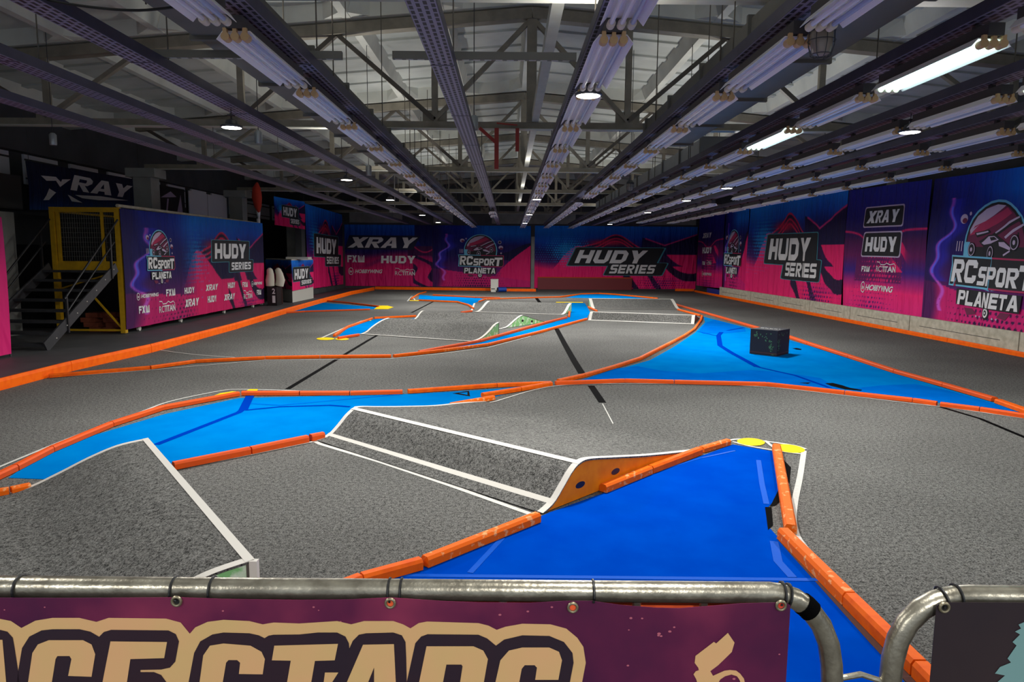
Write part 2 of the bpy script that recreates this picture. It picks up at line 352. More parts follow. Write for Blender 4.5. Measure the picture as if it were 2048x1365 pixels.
# ------------------------------------------------------------------ printed artwork of the cloth banners
def stops(v, st):
    v = np.clip(v, 0, 1); x = [a for a, _ in st]; c = np.array([b for _, b in st], float)
    return np.stack([np.interp(v, x, c[:, i]) for i in range(3)], -1)
def over(img, mask, rgb):
    m = np.clip(mask, 0, 1)[..., None]; return img * (1 - m) + np.array(rgb, float) * m
def g(x, s): return np.exp(-(x / s) ** 2)
def near(a, b, w): return np.clip(1.5 - np.abs(a - b) / w, 0, 1)
def dots(u, v, asp, n, rad):
    y = v * n; x = u * n * asp; row = np.floor(y); fx = (x + .5 * (row % 2)) % 1 - .5; fy = y % 1 - .5
    return (np.hypot(fx, fy) < rad).astype(float)
def art_hudy(u, v, a):
    w = v + .05 * np.sin(5 * u + 1) + .03 * np.sin(13 * u)
    im = stops(w, [(0, (170, 18, 100)), (.15, (222, 22, 105)), (.38, (214, 20, 98)), (.50, (60, 14, 92)), (.66, (16, 16, 92)), (.80, (0, 66, 168)), (1, (0, 112, 212))])
    hill = .60 + .26 * g(u - .50, .12) + .06 * g(u - .32, .07)
    im = over(im, (v < hill) & (v > .40) & (u > .22), (20, 12, 58))
    im = over(im, g(u - .45, .12) * g(v - .74, .05) * 1.2, (150, 20, 62))
    for k in (0, -.055, -.10): im = over(im, near(v, hill + k, .010) * (u > .26) * (u < .72), (196, 26, 74))
    hump = .12 + .46 * g(u - .24, .13) + .30 * g(u - .42, .16)
    im = over(im, v < hump, (216, 22, 100))
    im = over(im, (u > .62) & (v < .62 - .5 * (u - .62)) & (v > .36), (44, 12, 66))
    wav = np.sin(20 * u + 12 * v + 3 * np.sin(9 * u))
    im = over(im, (wav > .35) * (u > .62) * (v < .60) * (v > .12 + .2 * np.sin(8 * u)), (218, 26, 100))
    im = over(im, (wav < -.72) * (u > .55) * (v < .55), (36, 12, 52))
    pk = .70 + .30 * np.abs(u - .80) * 3
    im = over(im, (v < pk) & (v > .55) & (u > .66), (22, 12, 62))
    im = over(im, near(v, pk, .010) * (u > .68), (190, 40, 110))
    r = .52 * np.clip(g(u - .20, .13) * g(v - .62, .22), 0, 1)
    im = over(im, dots(u, v, a, 27, r), (10, 120, 190))
    im = over(im, dots(u, v, a, 27, .42 * g(u - .78, .14) * g(v - .08, .12)), (80, 16, 90))
    return im
def art_rc(u, v, a):
    im = stops(v + .04 * np.sin(6 * u), [(0, (130, 20, 110)), (.22, (96, 20, 96)), (.42, (54, 14, 86)), (.58, (22, 14, 84)), (.78, (18, 20, 104)), (1, (16, 36, 140))])
    im = over(im, np.clip((u - .26) * 3.5, 0, 1) * np.clip((v - .68) * 5, 0, 1), (0, 104, 204))
    im = over(im, (u > .52) & (v < .74 - .18 * g(u - .7, .2)) & (v > .44), (18, 12, 56))
    hump = .06 + .62 * np.clip((u - .60) / .40, 0, 1) ** .7
    im = over(im, (v < hump) * np.clip((u - .58) * 8, 0, 1), (206, 22, 98))
    im = over(im, (v < .30 - .2 * u) , (190, 24, 104))
    im = over(im, np.clip((.10 + .03 * np.sin(9 * v) - u) * 14, 0, 1) * .7, (24, 14, 72))
    zig = .10 + .045 * np.sin(11 * v) + .02 * np.sin(31 * v) + .06 * (v - .5)
    im = over(im, near(u, zig, .012) * (v < .86) * (v > .10), (190, 80, 190))
    im = over(im, near(u, zig + .004, .006) * (v > .35) * (v < .8), (120, 130, 255))
    im = over(im, g(u - zig - .03, .04) * (v > .3) * (v < .85) * .6, (40, 40, 190))
    im = over(im, dots(u, v, a, 25, .42 * np.clip(1 - v / .36, 0, 1) * g(u - .45, .25)), (48, 14, 66))
    return im
def art_xray(u, v, a):
    im = stops(v + .03 * np.sin(7 * u), [(0, (196, 22, 100)), (.30, (200, 20, 96)), (.47, (150, 16, 86)), (.56, (40, 14, 84)), (.66, (14, 18, 100)), (.82, (0, 62, 160)), (1, (0, 92, 196))])
    im = over(im, (u > .80) & (v > .80 - 1.6 * (u - .80)) , (16, 18, 84))
    wav = np.sin(26 * u + 16 * v + 2 * np.sin(14 * v))
    im = over(im, (wav < -.45) * (u > .78) * (v < .66), (40, 12, 62))
    im = over(im, g(u - .45, .25) * near(v, .30 + .16 * g(u - .5, .2), .03) * .6, (90, 16, 84))
    im = over(im, (u > .72) * (v > .50) * (v < .66), (58, 12, 66))
    im = over(im, near(v, .66 - .1 * np.abs(np.sin(12 * u)), .010) * (u > .74), (190, 30, 90))
    return im
def art_mid(u, v, a):
    im = stops(v, [(0, (196, 24, 110)), (.18, (222, 30, 108)), (.27, (140, 24, 110)), (.34, (50, 24, 120)), (.46, (96, 16, 84)), (.58, (70, 14, 74)), (.66, (34, 14, 84)), (.8, (26, 20, 112)), (1, (26, 30, 130))])
    c = .66 - .10 * g(u - .42, .22)
    im = over(im, near(v, c, .008), (200, 30, 96))
    im = over(im, (v < .52 - .3 * np.abs(u - .45)) * (v > .25) * (np.abs(u - .45) < .28), (92, 16, 84))
    im = over(im, dots(u, v, a, 28, .40 * g(u - .5, .2) * g(v - .28, .22)), (206, 26, 104))
    wav = np.sin(24 * u + 30 * v)
    im = over(im, (wav > .3) * g(u - .70, .07) * (v > .34) * (v < .58) * 2, (216, 26, 100))
    im = over(im, dots(u, v, a, 28, .40 * g(u - .4, .25) * np.clip(1 - v / .28, 0, 1)), (70, 18, 96))
    return im

def banner(name, label, P0, P1, z0, z1, art, step=.03, amp=.02, folds=7, seed=0, cat='banner', group=None, sagb=0.0, thick=.004):
    'hanging cloth between P0 and P1 (as read from left to right); z0, z1 are (start, end) heights of hem and head'
    P0 = np.array(P0[:2], float); P1 = np.array(P1[:2], float); Lw = np.linalg.norm(P1 - P0); d = (P1 - P0) / Lw; n = np.array([d[1], -d[0]])
    z0 = z0 if hasattr(z0, '__len__') else (z0, z0); z1 = z1 if hasattr(z1, '__len__') else (z1, z1)
    def disp(u, v):
        ph = seed * 1.7
        return amp * (.6 * np.sin(2 * np.pi * folds * u + ph + 1.5 * np.sin(3 * v + ph)) + .4 * np.sin(2 * np.pi * folds * 2.3 * u + 2 * ph + 2 * v) * (1 - .5 * v)) * (.35 + .65 * (1 - v)) + amp * .5 * np.sin(4 * v + 5 * u)
    def fn(u, v, eps=0.0):
        zb = z0[0] + (z0[1] - z0[0]) * u - sagb * math.sin(math.pi * u); zt = z1[0] + (z1[1] - z1[0]) * u
        p = P0 + d * Lw * u + n * (float(disp(u, v)) + eps + amp)
        return np.array([p[0], p[1], zb + (zt - zb) * v])
    nu = max(8, int(Lw / step)); H = (z1[0] + z1[1] - z0[0] - z0[1]) / 2; nv = max(8, int(H / step))
    U, Vv = np.meshgrid(np.linspace(0, 1, nu + 1), np.linspace(0, 1, nv + 1))
    D = disp(U, Vv) + amp; zb = z0[0] + (z0[1] - z0[0]) * U - sagb * np.sin(np.pi * U); zt = z1[0] + (z1[1] - z1[0]) * U
    X = P0[0] + d[0] * Lw * U + n[0] * D; Y = P0[1] + d[1] * Lw * U + n[1] * D; Z = zb + (zt - zb) * Vv
    front = np.stack([X, Y, Z], -1).reshape(-1, 3); back = front - np.array([n[0], n[1], 0]) * thick
    idx = np.arange((nu + 1) * (nv + 1)).reshape(nv + 1, nu + 1); a, b, c, e = idx[:-1, :-1], idx[:-1, 1:], idx[1:, 1:], idx[1:, :-1]
    F = np.stack([a, b, c, e], -1).reshape(-1, 4); nf = len(front)
    edge = np.concatenate([idx[0, :], idx[1:, -1], idx[-1, -2::-1], idx[-2:0:-1, 0]])
    E2 = np.stack([edge, np.roll(edge, -1), np.roll(edge, -1) + nf, edge + nf], -1)[:, ::-1]
    mb = MB(); mb.v = np.concatenate([front, back]).tolist(); mb.f = [tuple(map(int, f)) for f in np.concatenate([F, F[:, ::-1] + nf, E2])]; mb.m = [0] * len(mb.f)
    o = link(name, mb, M['art'], smooth=True, fix=False)
    im = np.clip(lin(art(U, Vv, Lw / H)) * 1.3, 0, 1).reshape(-1, 3); rgba = np.concatenate([im, np.ones((len(im), 1))], 1); rgba = np.concatenate([rgba, rgba])
    at = o.data.color_attributes.new('art', 'FLOAT_COLOR', 'POINT'); at.data.foreach_set('color', rgba.astype(np.float32).ravel())
    fn.cell = (min(.16, .35 * Lw / folds / 3) / Lw, .3 / H)
    tag(o, label, cat, group); return o, fn, Lw / H

def subdivide_to(mb, mx=.25):
    'split long faces so that the print follows the folds'
    bm = bmesh.new(); vs_ = [bm.verts.new(v) for v in mb.v]
    for f in mb.f:
        try: bm.faces.new([vs_[i] for i in f])
        except ValueError: pass
    return mb
def hudy_series(o, fn, b1, b2, shear=.0, plate=True, e=1.0):
    'HUDY over SERIES on dark plates with a teal and pink rim; boxes are (u0,v0,u1,v1) of the two words'
    def grow(b, k, kv): return (b[0] - k, b[1] - kv, b[2] + k, b[3] + kv)
    w = b1[2] - b1[0]; h = b1[3] - b1[1]; kx, ky = .10 * w, .20 * h; rim = .018 * w, .035 * h
    pl = MB()
    for mi, gx, gy, eps in ((1, kx + rim[0], ky + rim[1], .004), (0, kx, ky, .007)):
        for b, f in ((b1, 1.0), (b2, .75)):
            q = grow(b, gx * f, gy * f); sk = shear * (b[2] - b[0]) / max(1e-6, (b[3] - b[1])) * .25
            put_poly(pl, rrect(q[0], q[1], q[2], q[3], .05 * w, sk, h / w * 1.3), fn, mi, eps * e)
    link('logo_plate', pl, [M['plate_black'], M['teal']], o, fix=False)
    t = MB(); put_shape(t, block_shape('HUDY', shear, .13), b1, fn, 0, .010 * e); put_shape(t, block_shape('SERIES', shear, .16), b2, fn, 0, .010 * e)
    link('lettering', t, M['white'], o, fix=False)

def rc_emblem(o, fn, cx, cy, s, asp, e=1.0):
    'planet, buggy, RC SPORT plate and PLANETA; s is the plate width in u, asp the banner width over height'
    k = s / 890.0
    def f(x, y): return (cx + (x - 605) * k, cy + (560 - y) * k * asp)
    em = MB(); P = lambda pts, mi, eps: put_uv(em, [f(x, y) for x, y in pts], [tuple(range(len(pts)))], fn, mi, eps * e)
    # materials: 0 white, 1 black, 2 teal/sky, 3 pink, 4 lilac, 5 plum, 6 navy
    P(circ(595, 410, 325, 320), 2, .003); P(circ(595, 410, 308, 303), 1, .005)
    P(circ(595, 410, 290, 286), 5, .007)
    P([(330, 300), (400, 200), (480, 150), (595, 124), (680, 135), (560, 200), (420, 260), (340, 330)], 4, .009)
    P([(380, 270), (520, 220), (700, 150), (760, 190), (600, 260), (420, 320), (330, 340)], 3, .009)
    P([(560, 330), (720, 250), (840, 215), (850, 240), (720, 290), (600, 345)], 1, .009)
    P([(590, 318), (730, 245), (830, 212), (836, 222), (735, 262), (600, 326)], 4, .010)
    P([(690, 350), (780, 300), (868, 262), (872, 276), (790, 318), (710, 362)], 4, .010)
    # buggy: rear wing, body, nose, arms, wheels
    P([(300, 420), (890, 420), (890, 500), (300, 500)], 1, .011)
    P([(280, 385), (345, 385), (345, 500), (280, 500)], 2, .012)
    P([(385, 318), (520, 296), (545, 318), (410, 352)], 1, .012); P([(400, 322), (512, 305), (520, 314), (408, 336)], 4, .014)
    P([(430, 380), (520, 335), (600, 332), (690, 372), (790, 420), (780, 450), (640, 425), (480, 425)], 1, .013)
    P([(455, 392), (525, 345), (590, 342), (640, 368), (560, 395), (480, 405)], 4, .015); P([(540, 352), (590, 348), (622, 366), (560, 376)], 1, .016)
    P([(640, 385), (700, 385), (780, 425), (770, 440), (650, 412)], 4, .015)
    for x, y, r in ((368, 440, 52), (560, 465, 58), (805, 388, 56)):
        P(circ(x, y, r * .72, r), 1, .016); P(circ(x, y, r * .62, r * .88), 4, .017); P(circ(x, y, r * .52, r * .76), 1, .018); P(circ(x, y, r * .2, r * .3), 4, .019)
    P([(700, 470), (770, 440), (775, 450), (706, 482)], 4, .015)
    # moons, star, bars
    P(circ(240, 215, 44, 36), 4, .005); P(circ(250, 228, 30, 20), 5, .006); P(circ(315, 178, 14, 14), 4, .005)
    P(circ(990, 345, 44, 34), 4, .005); P(circ(998, 368, 34, 22), 5, .006); P(circ(968, 245, 32, 32), 4, .004); P(circ(968, 245, 24, 24), 6, .005)
    P([(995, 430), (1002, 447), (1018, 455), (1002, 463), (995, 480), (988, 463), (972, 455), (988, 447)], 4, .005)
    for x in (190, 217, 244): P([(x, 380), (x + 9, 380), (x + 9, 455), (x, 455)], 4, .005)
    # plate
    P([(160, 485), (1050, 500), (1050, 690), (1015, 725), (160, 715), (175, 560)], 3, .020); P([(160, 485), (600, 492), (600, 722), (160, 715), (175, 560)], 2, .0205)
    P([(172, 497), (1038, 512), (1038, 684), (1008, 712), (176, 703), (190, 560)], 1, .022)
    P([(255, 732), (905, 740), (895, 862), (262, 850)], 1, .020)
    P([(340, 868), (430, 868), (470, 905), (380, 920)], 5, .006); P([(735, 868), (830, 868), (790, 918), (700, 905)], 5, .006)
    P(circ(585, 888, 48, 48), 1, .006); P(circ(585, 886, 34, 34), 0, .008); P(circ(585, 886, 20, 20), 1, .009); P(circ(585, 886, 9, 9), 0, .010)
    for x in (470, 505, 665, 700): P(circ(x, 920, 7, 7), 4, .006)
    link('emblem', em, [M['white'], M['plate_black'], M['skyblue'], M['pink'], M['lilac'], M['maroon_print'], M['navy_print']], o, fix=False)
    t = MB()
    def T(s_, x0, y0, x1, y1, sh=.12, gap=.12):
        V, F = block_shape(s_, sh, gap); put_uv(t, [f(x0 + (x1 - x0) * a, y1 + (y0 - y1) * b) for a, b in V], F, fn, 0, .026 * e)
    T('RC', 190, 515, 450, 685); T('SPOR', 455, 560, 870, 695); T('T', 868, 540, 1025, 705, .14); T('PLANETA', 275, 742, 885, 850)
    link('lettering', t, M['white'], o, fix=False)

def word(mb, s, box, fn, shear=.2, gap=.14, eps=.006, block=True, bold=.02):
    put_shape(mb, block_shape(s, shear, gap) if block else text_shape(s, bold, shear), box, fn, 0, eps)
def sponsor(mb, kind, box, fn, eps=.006, dark=None):
    u0, v0, u1, v1 = box; w, h = u1 - u0, v1 - v0
    if kind in ('XRAY', 'HUDY'): word(mb, kind, box, fn, .35 if kind == 'XRAY' else .05, .06 if kind == 'XRAY' else .12, eps)
    elif kind == 'FX':
        word(mb, 'FX', (u0, v0, u0 + .56 * w, v1), fn, .0, .06, eps)
        for q in ([(.62, 0), (.70, 0), (.70, 1), (.62, 1)], [(.70, 0), (1, 0), (1, .22), (.70, .22)], [(.93, .22), (1, .22), (1, 1), (.93, 1)],
                  [(.72, .22), (.78, .22), (.76, .85), (.73, .85)], [(.795, .22), (.835, .22), (.822, 1), (.808, 1)], [(.855, .22), (.91, .22), (.90, .85), (.87, .85)]):
            put_poly(mb, [(u0 + a * w, v0 + b * h) for a, b in q], fn, 0, eps)
    elif kind == 'HOBBYWING':
        r = .075 * w; cx, cy = u0 + r, v0 + h / 2
        ringq(mb, cx, cy, r, h * .62, r * .18, fn, 0, eps, n=20)
        put_shape(mb, text_shape('hw', .03, .2), (cx - r * .55, cy - h * .25, cx + r * .55, cy + h * .25), fn, 0, eps)
        put_shape(mb, text_shape('HOBBYWING', .03, .3), (u0 + .19 * w, v0 + .18 * h, u1, v0 + .82 * h), fn, 0, eps)
    elif kind == 'RCTITAN':
        put_shape(mb, text_shape('RC', .0, 0), (u0, v0, u0 + .33 * w, v0 + .58 * h), fn, 0, eps)
        put_shape(mb, text_shape('TITAN', .03, 0), (u0 + .35 * w, v0, u1, v0 + .58 * h), fn, 0, eps)
        pts = [(0, .62), (.02, 1), (.2, .95), (.26, .72), (.5, .72), (.62, .9), (.74, .74), (.9, .86), (1, .62)]
        for (a, b), (c, d) in zip(pts[:-1], pts[1:]):
            q = [(a, b - .03), (c, d - .03), (c, d + .05), (a, b + .05)]
            put_poly(mb, [(u0 + x * w, v0 + y * h) for x, y in q], fn, 0, eps)

# ================================================================== the hall
RX = .35                                   # ridge of the roof
XL, XR, YB, YF = -11.3, 9.95, 36.46, -2.5
def soffit(x): return zs(x) + (.015 if abs(((x - RX) / 1.5) - round((x - RX) / 1.5)) < .13 else .235)
def zs(x): return 5.76 - .087 * abs(x - RX)
def struct(name, mb, mats, **k): return tag(link(name, mb, mats, **k), kind='structure')
# floor: carpeted track and the bare strip on the stairs side
bl = [(-6.9, YF), (-6.9, 9.0), (-6.75, 12.5), (-6.85, 20.9), (-7.3, 32.5), (-7.3, YB)]
mb = MB(); mb.prism([(XR, YF), (XR, YB)] + bl[::-1], -.2, 0); struct('floor', mb, M['carpet'])
mb = MB(); mb.prism([(XL, YF)] + bl + [(XL, YB)], -.2, 0); struct('floor.001', mb, M['side_floor'])
mb = MB(); mb.box((XL, YB, 0), (XR, YB + .2, 6.3)); struct('wall_back', mb, M['wall_dark'])
for i, (x0, x1) in enumerate(((-8.2, -5.5), (-3.9, -2.9), (-.9, .9), (1.0, 3.4), (7.2, 9.6))):
    mb = MB(); mb.box((x0, YB - .05, 3.35), (x1, YB - .002, 3.95)); struct('trim_%d' % (i + 1), mb, M['concrete'])
mb = MB(); mb.box((XR, YF, 0), (XR + .2, YB, 5.4)); struct('wall_right', mb, M['wall_dark'])
mb = MB(); mb.box((XL - .2, YF, 0), (XL, YB, 5.4)); mb.box((XL, YF, 4.0), (XL + .25, YB, 5.2)) ; struct('wall_left', mb, M['wall_dark'])
n = 0
for y in np.arange(13.2, 35, 1.72):
    n += 1; mb = MB()
    mb.box((XL + .002, y, 3.30), (XL + .06, y + 1.22, 3.98)); w = struct('window_%d' % n, mb, M['window_pane'])
    f = MB(); f.box((XL + .06, y, 3.42), (XL + .075, y + 1.22, 3.45)); f.box((XL + .06, y, 3.84), (XL + .075, y + 1.22, 3.88)); link('window_frame', f, M['dark_steel'], w)
# roof slabs
mb = MB()
for sgn in (-1, 1):
    xe = XL if sgn < 0 else XR
    q = [(RX, zs(RX) + .28), (xe, zs(xe) + .28), (xe, zs(xe) + .45), (RX, zs(RX) + .45)]
    mb.add([(x, y, z) for y in (YF, YB + .2) for x, z in q], [(0, 1, 2, 3), (7, 6, 5, 4), (0, 4, 5, 1), (1, 5, 6, 2), (2, 6, 7, 3), (3, 7, 4, 0)], 0)
    k = 0
    while True:
        x = RX + sgn * (.0 + 1.5 * k); k += 1
        if x < XL or x > XR: break
        if sgn < 0 and k == 1: continue
        z = zs(x)
        for j in range(0, 7):
            y0, y1 = max(YF, 6 * j - .0), min(YB, 6 * j + 6)
            if j == 0: y0 = YF
            prof = [(x - .07, z + .02), (x + .07, z + .02), (x + .15, z + .30), (x - .15, z + .30)]
            mb.add([(a, y, b) for y in (y0, y1) for a, b in prof], [(0, 1, 2, 3), (7, 6, 5, 4), (0, 4, 5, 1), (1, 5, 6, 2), (3, 7, 4, 0)], 1)
            for s2 in (-1, 1):      # haunches where rib meets end rib
                for yy, dy in ((y0 + .12, .30), (y1 - .12, -.30)):
                    if abs(yy) < 3: continue
                    zz = zs(x + s2 * .25)
                    mb.add([(x + s2 * .06, yy, z + .03), (x + s2 * .42, yy, zs(x + s2 * .42) + .03), (x + s2 * .06, yy + dy, z + .03), (x + s2 * .12, yy, z + .29), (x + s2 * .42, yy, zs(x + s2 * .42) + .29), (x + s2 * .12, yy + dy, z + .29)],
                           [(0, 1, 2), (0, 3, 4, 1), (1, 4, 5, 2), (2, 5, 3, 0)], 1)
    for j in range(1, 7):           # end ribs over each truss
        y = 6 * j
        q = [(RX, zs(RX) + .02), (xe, zs(xe) + .02), (xe, zs(xe) + .30), (RX, zs(RX) + .30)]
        mb.add([(x, yy, z) for yy in (y - .16, y + .16) for x, z in q], [(0, 1, 2, 3), (7, 6, 5, 4), (0, 4, 5, 1), (1, 5, 6, 2), (3, 7, 4, 0)], 1)
    for y in np.arange(3.0, 36, 1.0):
        if abs(y % 6) < .1: continue
        q = [(RX, zs(RX) + .24), (xe, zs(xe) + .24), (xe, zs(xe) + .30), (RX, zs(RX) + .30)]
        mb.add([(x, yy, z) for yy in (y - .10, y + .10) for x, z in q], [(0, 1, 2, 3), (7, 6, 5, 4), (0, 4, 5, 1), (1, 5, 6, 2), (3, 7, 4, 0)], 0)
struct('ceiling', mb, [M['slab'], M['rib']])

# roof trusses
ZB = 3.82
TR_ORD = ['nearest the barrier', 'second', 'third', 'fourth', 'fifth', 'sixth']
for j in range(1, 7):
    y = 6.0 * j if j < 6 else 35.9
    t = thing('roof_truss', (RX, y, ZB), ('olive steel roof truss over the steel barriers, first of six' if j == 1 else 'olive steel roof truss, %s of six counted from the steel barriers' % ORD[j - 1]), 'roof truss', 'roof trusses')
    m = MB(); m.box((-9.15, y - .05, ZB + .012), (9.9, y + .05, ZB + .12)); link('bottom_chord', m, M['truss'], t)
    m = MB(); m.box((-9.15, y - .085, ZB), (9.9, y + .085, ZB + .011)); link('flange', m, M['beam_pale'], t)
    m = MB(); zt = lambda x: zs(x) - .10
    for xe in (-9.3, 9.9): m.bar((RX, y, zt(RX)), (xe, y, zt(xe)), .20, .17)
    link('top_chord', m, M['truss'], t)
    bn = [RX + s for s in (-8, -4.8, -1.6, 1.6, 4.8, 8)]; tn = [RX + s for s in (-9.4, -6.4, -3.2, 0, 3.2, 6.4, 9.4)]
    for x in bn:
        m = MB(); m.bar((x, y, ZB + .11), (x, y, zt(x)), .10, .08); link('post', m, M['truss'], t)
        m = MB(); m.box((x - .2, y - .012, ZB + .1), (x + .2, y + .012, ZB + .30)); link('gusset_plate', m, M['truss'], t)
    m = MB(); m.bar((RX, y, ZB + .11), (RX, y, zt(RX)), .16, .12); link('post', m, M['truss'], t)
    for i, x in enumerate(bn):
        for xt in (tn[i], tn[i + 1]):
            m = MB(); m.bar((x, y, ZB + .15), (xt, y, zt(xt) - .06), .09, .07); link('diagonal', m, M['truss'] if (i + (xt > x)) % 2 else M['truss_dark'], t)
# columns
for i, y in enumerate((12.0, 18.0, 24.0, 30.0)):
    m = MB(); m.box((-9.36, y - .22, 0), (-8.92, y + .22, ZB - .22)); o = link('concrete_column', m, M['concrete'])
    tag(o, 'grey concrete column on the stairs side under the %s roof truss' % ORD[i + 1], 'column', 'concrete columns')
    c = MB(); c.box((-9.5, y - .3, ZB - .22), (-8.78, y + .3, ZB - .005)); link('column_head', c, M['concrete'], o)
for i, y in enumerate((12.0, 18.0, 24.0, 30.0)):
    m = MB(); m.box((9.64, y - .22, 0), (9.94, y + .22, ZB - .01)); o = link('concrete_column', m, M['concrete'])
    tag(o, 'grey concrete column behind the long cloth wall under the %s roof truss' % ORD[i + 1], 'column', 'concrete columns')
# long pale tie beam just off the ridge, resting on the trusses
m = MB(); m.box((.36, 2.0, ZB + .121), (.47, 35.8, ZB + .26)); tag(link('tie_beam', m, M['beam_pale']), 'long pale steel tie beam running lengthwise on the trusses near the ridge', 'beam')

# ------------------------------------------------------------------ cable trays, lamps
ROWS = [(-1.65, 'beside the bare tray in mid-hall'), (.63, 'over the middle of the track'), (1.80, 'beside the row over the middle of the track')]
LROW = {-1.68: 'between the bare cable trays', .63: 'over mid-track', 1.77: 'one out from mid-track', 2.96: 'two out from mid-track', 4.1: 'three out from mid-track', 5.2: 'four out from mid-track', 6.44: 'five out from mid-track'}
TZ = 3.22
TRAYS = [(-5.0, 'bare perforated cable tray next to the stairs-side columns'), (-3.93, 'bare perforated cable tray, second out from the stairs-side columns'),
         (-2.87, 'bare perforated cable tray beside the lamp row of the stairs side'), (-1.65, 'perforated cable tray carrying the lamp row of the stairs side'), (-.53, 'bare perforated cable tray running down the middle of the hall'),
         (.63, 'perforated cable tray carrying the lamp row over mid-track'), (1.77, 'perforated cable tray carrying the lamp row one out from mid-track'), (2.96, 'perforated cable tray carrying the lamp row two out from mid-track'),
         (4.1, 'perforated cable tray carrying the lamp row three out from mid-track'), (5.2, 'perforated cable tray carrying the lamp row four out from mid-track'), (6.44, 'perforated cable tray carrying the lamp row along the cloth wall')]
for x, lab in TRAYS:
    y0, y1, w = -2.3, 34.8, .18
    t = thing('cable_tray', (x, y0, TZ), lab, 'cable tray', 'perforated cable trays')
    m = MB(); m.box((x - w / 2, y0, TZ), (x + w / 2, y1, TZ + .004)); link('tray_base', m, M['perf'], t)
    for s in (-1, 1):
        m = MB(); m.box((x + s * w / 2 - .003, y0, TZ + .004), (x + s * w / 2 + .003, y1, TZ + .085)); link('tray_side', m, M['tray'], t)
    m = MB()
    for y in np.arange(y0 + 2, y1, 2.0): m.box((x - w / 2 - .006, y - .012, TZ - .0026), (x + w / 2 + .006, y + .012, TZ - .0004))
    link('joint_strip', m, M['tray'], t); t.children[-1]['kind'] = 'stuff'
    for y in (6, 12, 18, 24, 30):
        m = MB(); m.tube([(x + w / 2 - .03, y, TZ + .004), (x + w / 2 - .03, y, ZB - .001)], .006, 6); link('hanger_rod', m, M['truss_dark'], t)

LL, LH = 1.24, 3.03     # fixture length, height of its tubes
def fixture(lit=False, small=False, name='fluorescent_lamp'):
    t = thing(name, (0, 0, 0), None, 'lamp')
    m = MB(); m.box((-.05, -.02, .075), (.05, LL + .02, .15)); m.box((-.02, .15, .15), (.02, .19, .186)); m.box((-.02, LL - .19, .15), (.02, LL - .15, .186)); link('housing', m, M['housing'], t)
    m = MB()
    pr = [(-.125, .02), (-.085, .07), (.085, .07), (.125, .02), (.121, .02), (.083, .064), (-.083, .064), (-.121, .02)]
    for a, b in (((0, 1, 6, 7)), ((1, 2, 5, 6)), ((2, 3, 4, 5))) and []: pass
    for q in ((0, 1, 6, 7), (1, 2, 5, 6), (2, 3, 4, 5)):
        P = [pr[i] for i in q]; m.add([(x, y, z) for y in (.02, LL - .02) for x, z in P], [(0, 1, 2, 3), (7, 6, 5, 4)] + [(i, i + 4, (i + 1) % 4 + 4, (i + 1) % 4) for i in range(4)])
    link('reflector', m, M['lamp_white'], t)
    for x in (-.06, 0, .06):
        m = MB(); m.tube([(x, .03, .032), (x, LL - .03, .032)], .0145, 8); tb = link('tube', m, M['tube_on'] if lit else (M['tube_blue'] if x > .03 else M['tube_off']), t, smooth=True)
        if not small:
            m = MB(); m.tube([(x, -.012, .030), (x, .045, .030)], .026, 12); m.box((x - .012, -.012, .03), (x + .012, .012, .08)); link('socket', m, M['socket'], tb, smooth=True)
            m = MB(); m.tube([(x, LL - .045, .030), (x, LL + .012, .030)], .024, 12); link('socket', m, M['socket_w'], tb, smooth=True)
    return t
protos = {(False, False): fixture(), (False, True): fixture(small=True), (True, False): fixture(lit=True)}
used = set()
LIT = {(2.96, 1), (2.96, 3), (4.1, 1)}
for x in LROW:
    for k in range(0, 21):
        y = 4.47 + 1.52 * (k - 1); lit = (x, k) in LIT
        if x > 3.5 and k >= 17: continue
        if (x, k) in {(5.2, 9), (6.44, 2), (1.77, 9)}: continue
        key = (lit, (k > 9) and not lit)
        if key in used: o = copy_tree(protos[key])
        else: o = protos[key]; used.add(key)
        o.location = (x, y, LH)
        o['label'] = '%s fluorescent lamp, %s from the barriers in the row %s' % ('lit' if lit else 'unlit', ORD[k], LROW[x]); o['group'] = 'fluorescent lamps under the cable trays'
for k, y in enumerate((22.2, 24.0)):
    o = copy_tree(protos[(False, True)]); o.location = (-.53, y, LH); o['group'] = 'fluorescent lamps under the cable trays'
    o['label'] = 'unlit fluorescent lamp under the far end of the bare mid-hall tray, %s of two' % ORD[k]

# LED high-bay lamps; the added unseen ones get the same housing and label
side = {-1: 'stairs side', 0: 'mid-track', 1: 'cloth wall side'}
cnt = {-1: 0, 0: 0, 1: 0}
proto_led = None
for x, y in LED:
    s = -1 if x < -1 else (0 if x < 2 else 1); cnt[s] += 1
    if proto_led is None:
        t = thing('high_bay_lamp', (0, 0, 0), None, 'lamp', 'round high bay lamps')
        m = MB(); m.lathe((0, 0, 0), [(.135, .0), (.15, .012), (.15, .03), (.09, .055), (.07, .12), (.03, .14)], 24); link('lamp_body', m, M['led_body'], t, smooth=True)
        m = MB(); m.lathe((0, 0, 0), [(.12, -.006), (.134, .002)], 24); link('lens', m, M['led'], t)
        m = MB(); m.tube([(0, 0, .14), (0, 0, .20)], .012, 8); m.box((-.04, -.04, .19), (.04, .04, .21)); link('hook', m, M['dark_steel'], t)
        m = MB(); m.tube([(0, 0, .14), (0, 0, 1.9)], .004, 6); link('cord', m, M['black'], t)
        proto_led = t; o = t
    else: o = copy_tree(proto_led)
    o.location = (x, y, led_z(x)); k = .74
    for ch in o.children:
        if ch.name.startswith('cord'): ch.scale = (1, 1, (TZ - .0002 - led_z(x)) / 1.9)
        else: ch.scale = (k, k, .62)
    o['label'] = 'glowing round high bay lamp, %s from the barriers in the %s row' % (ORD[cnt[s] - 1], side[s])

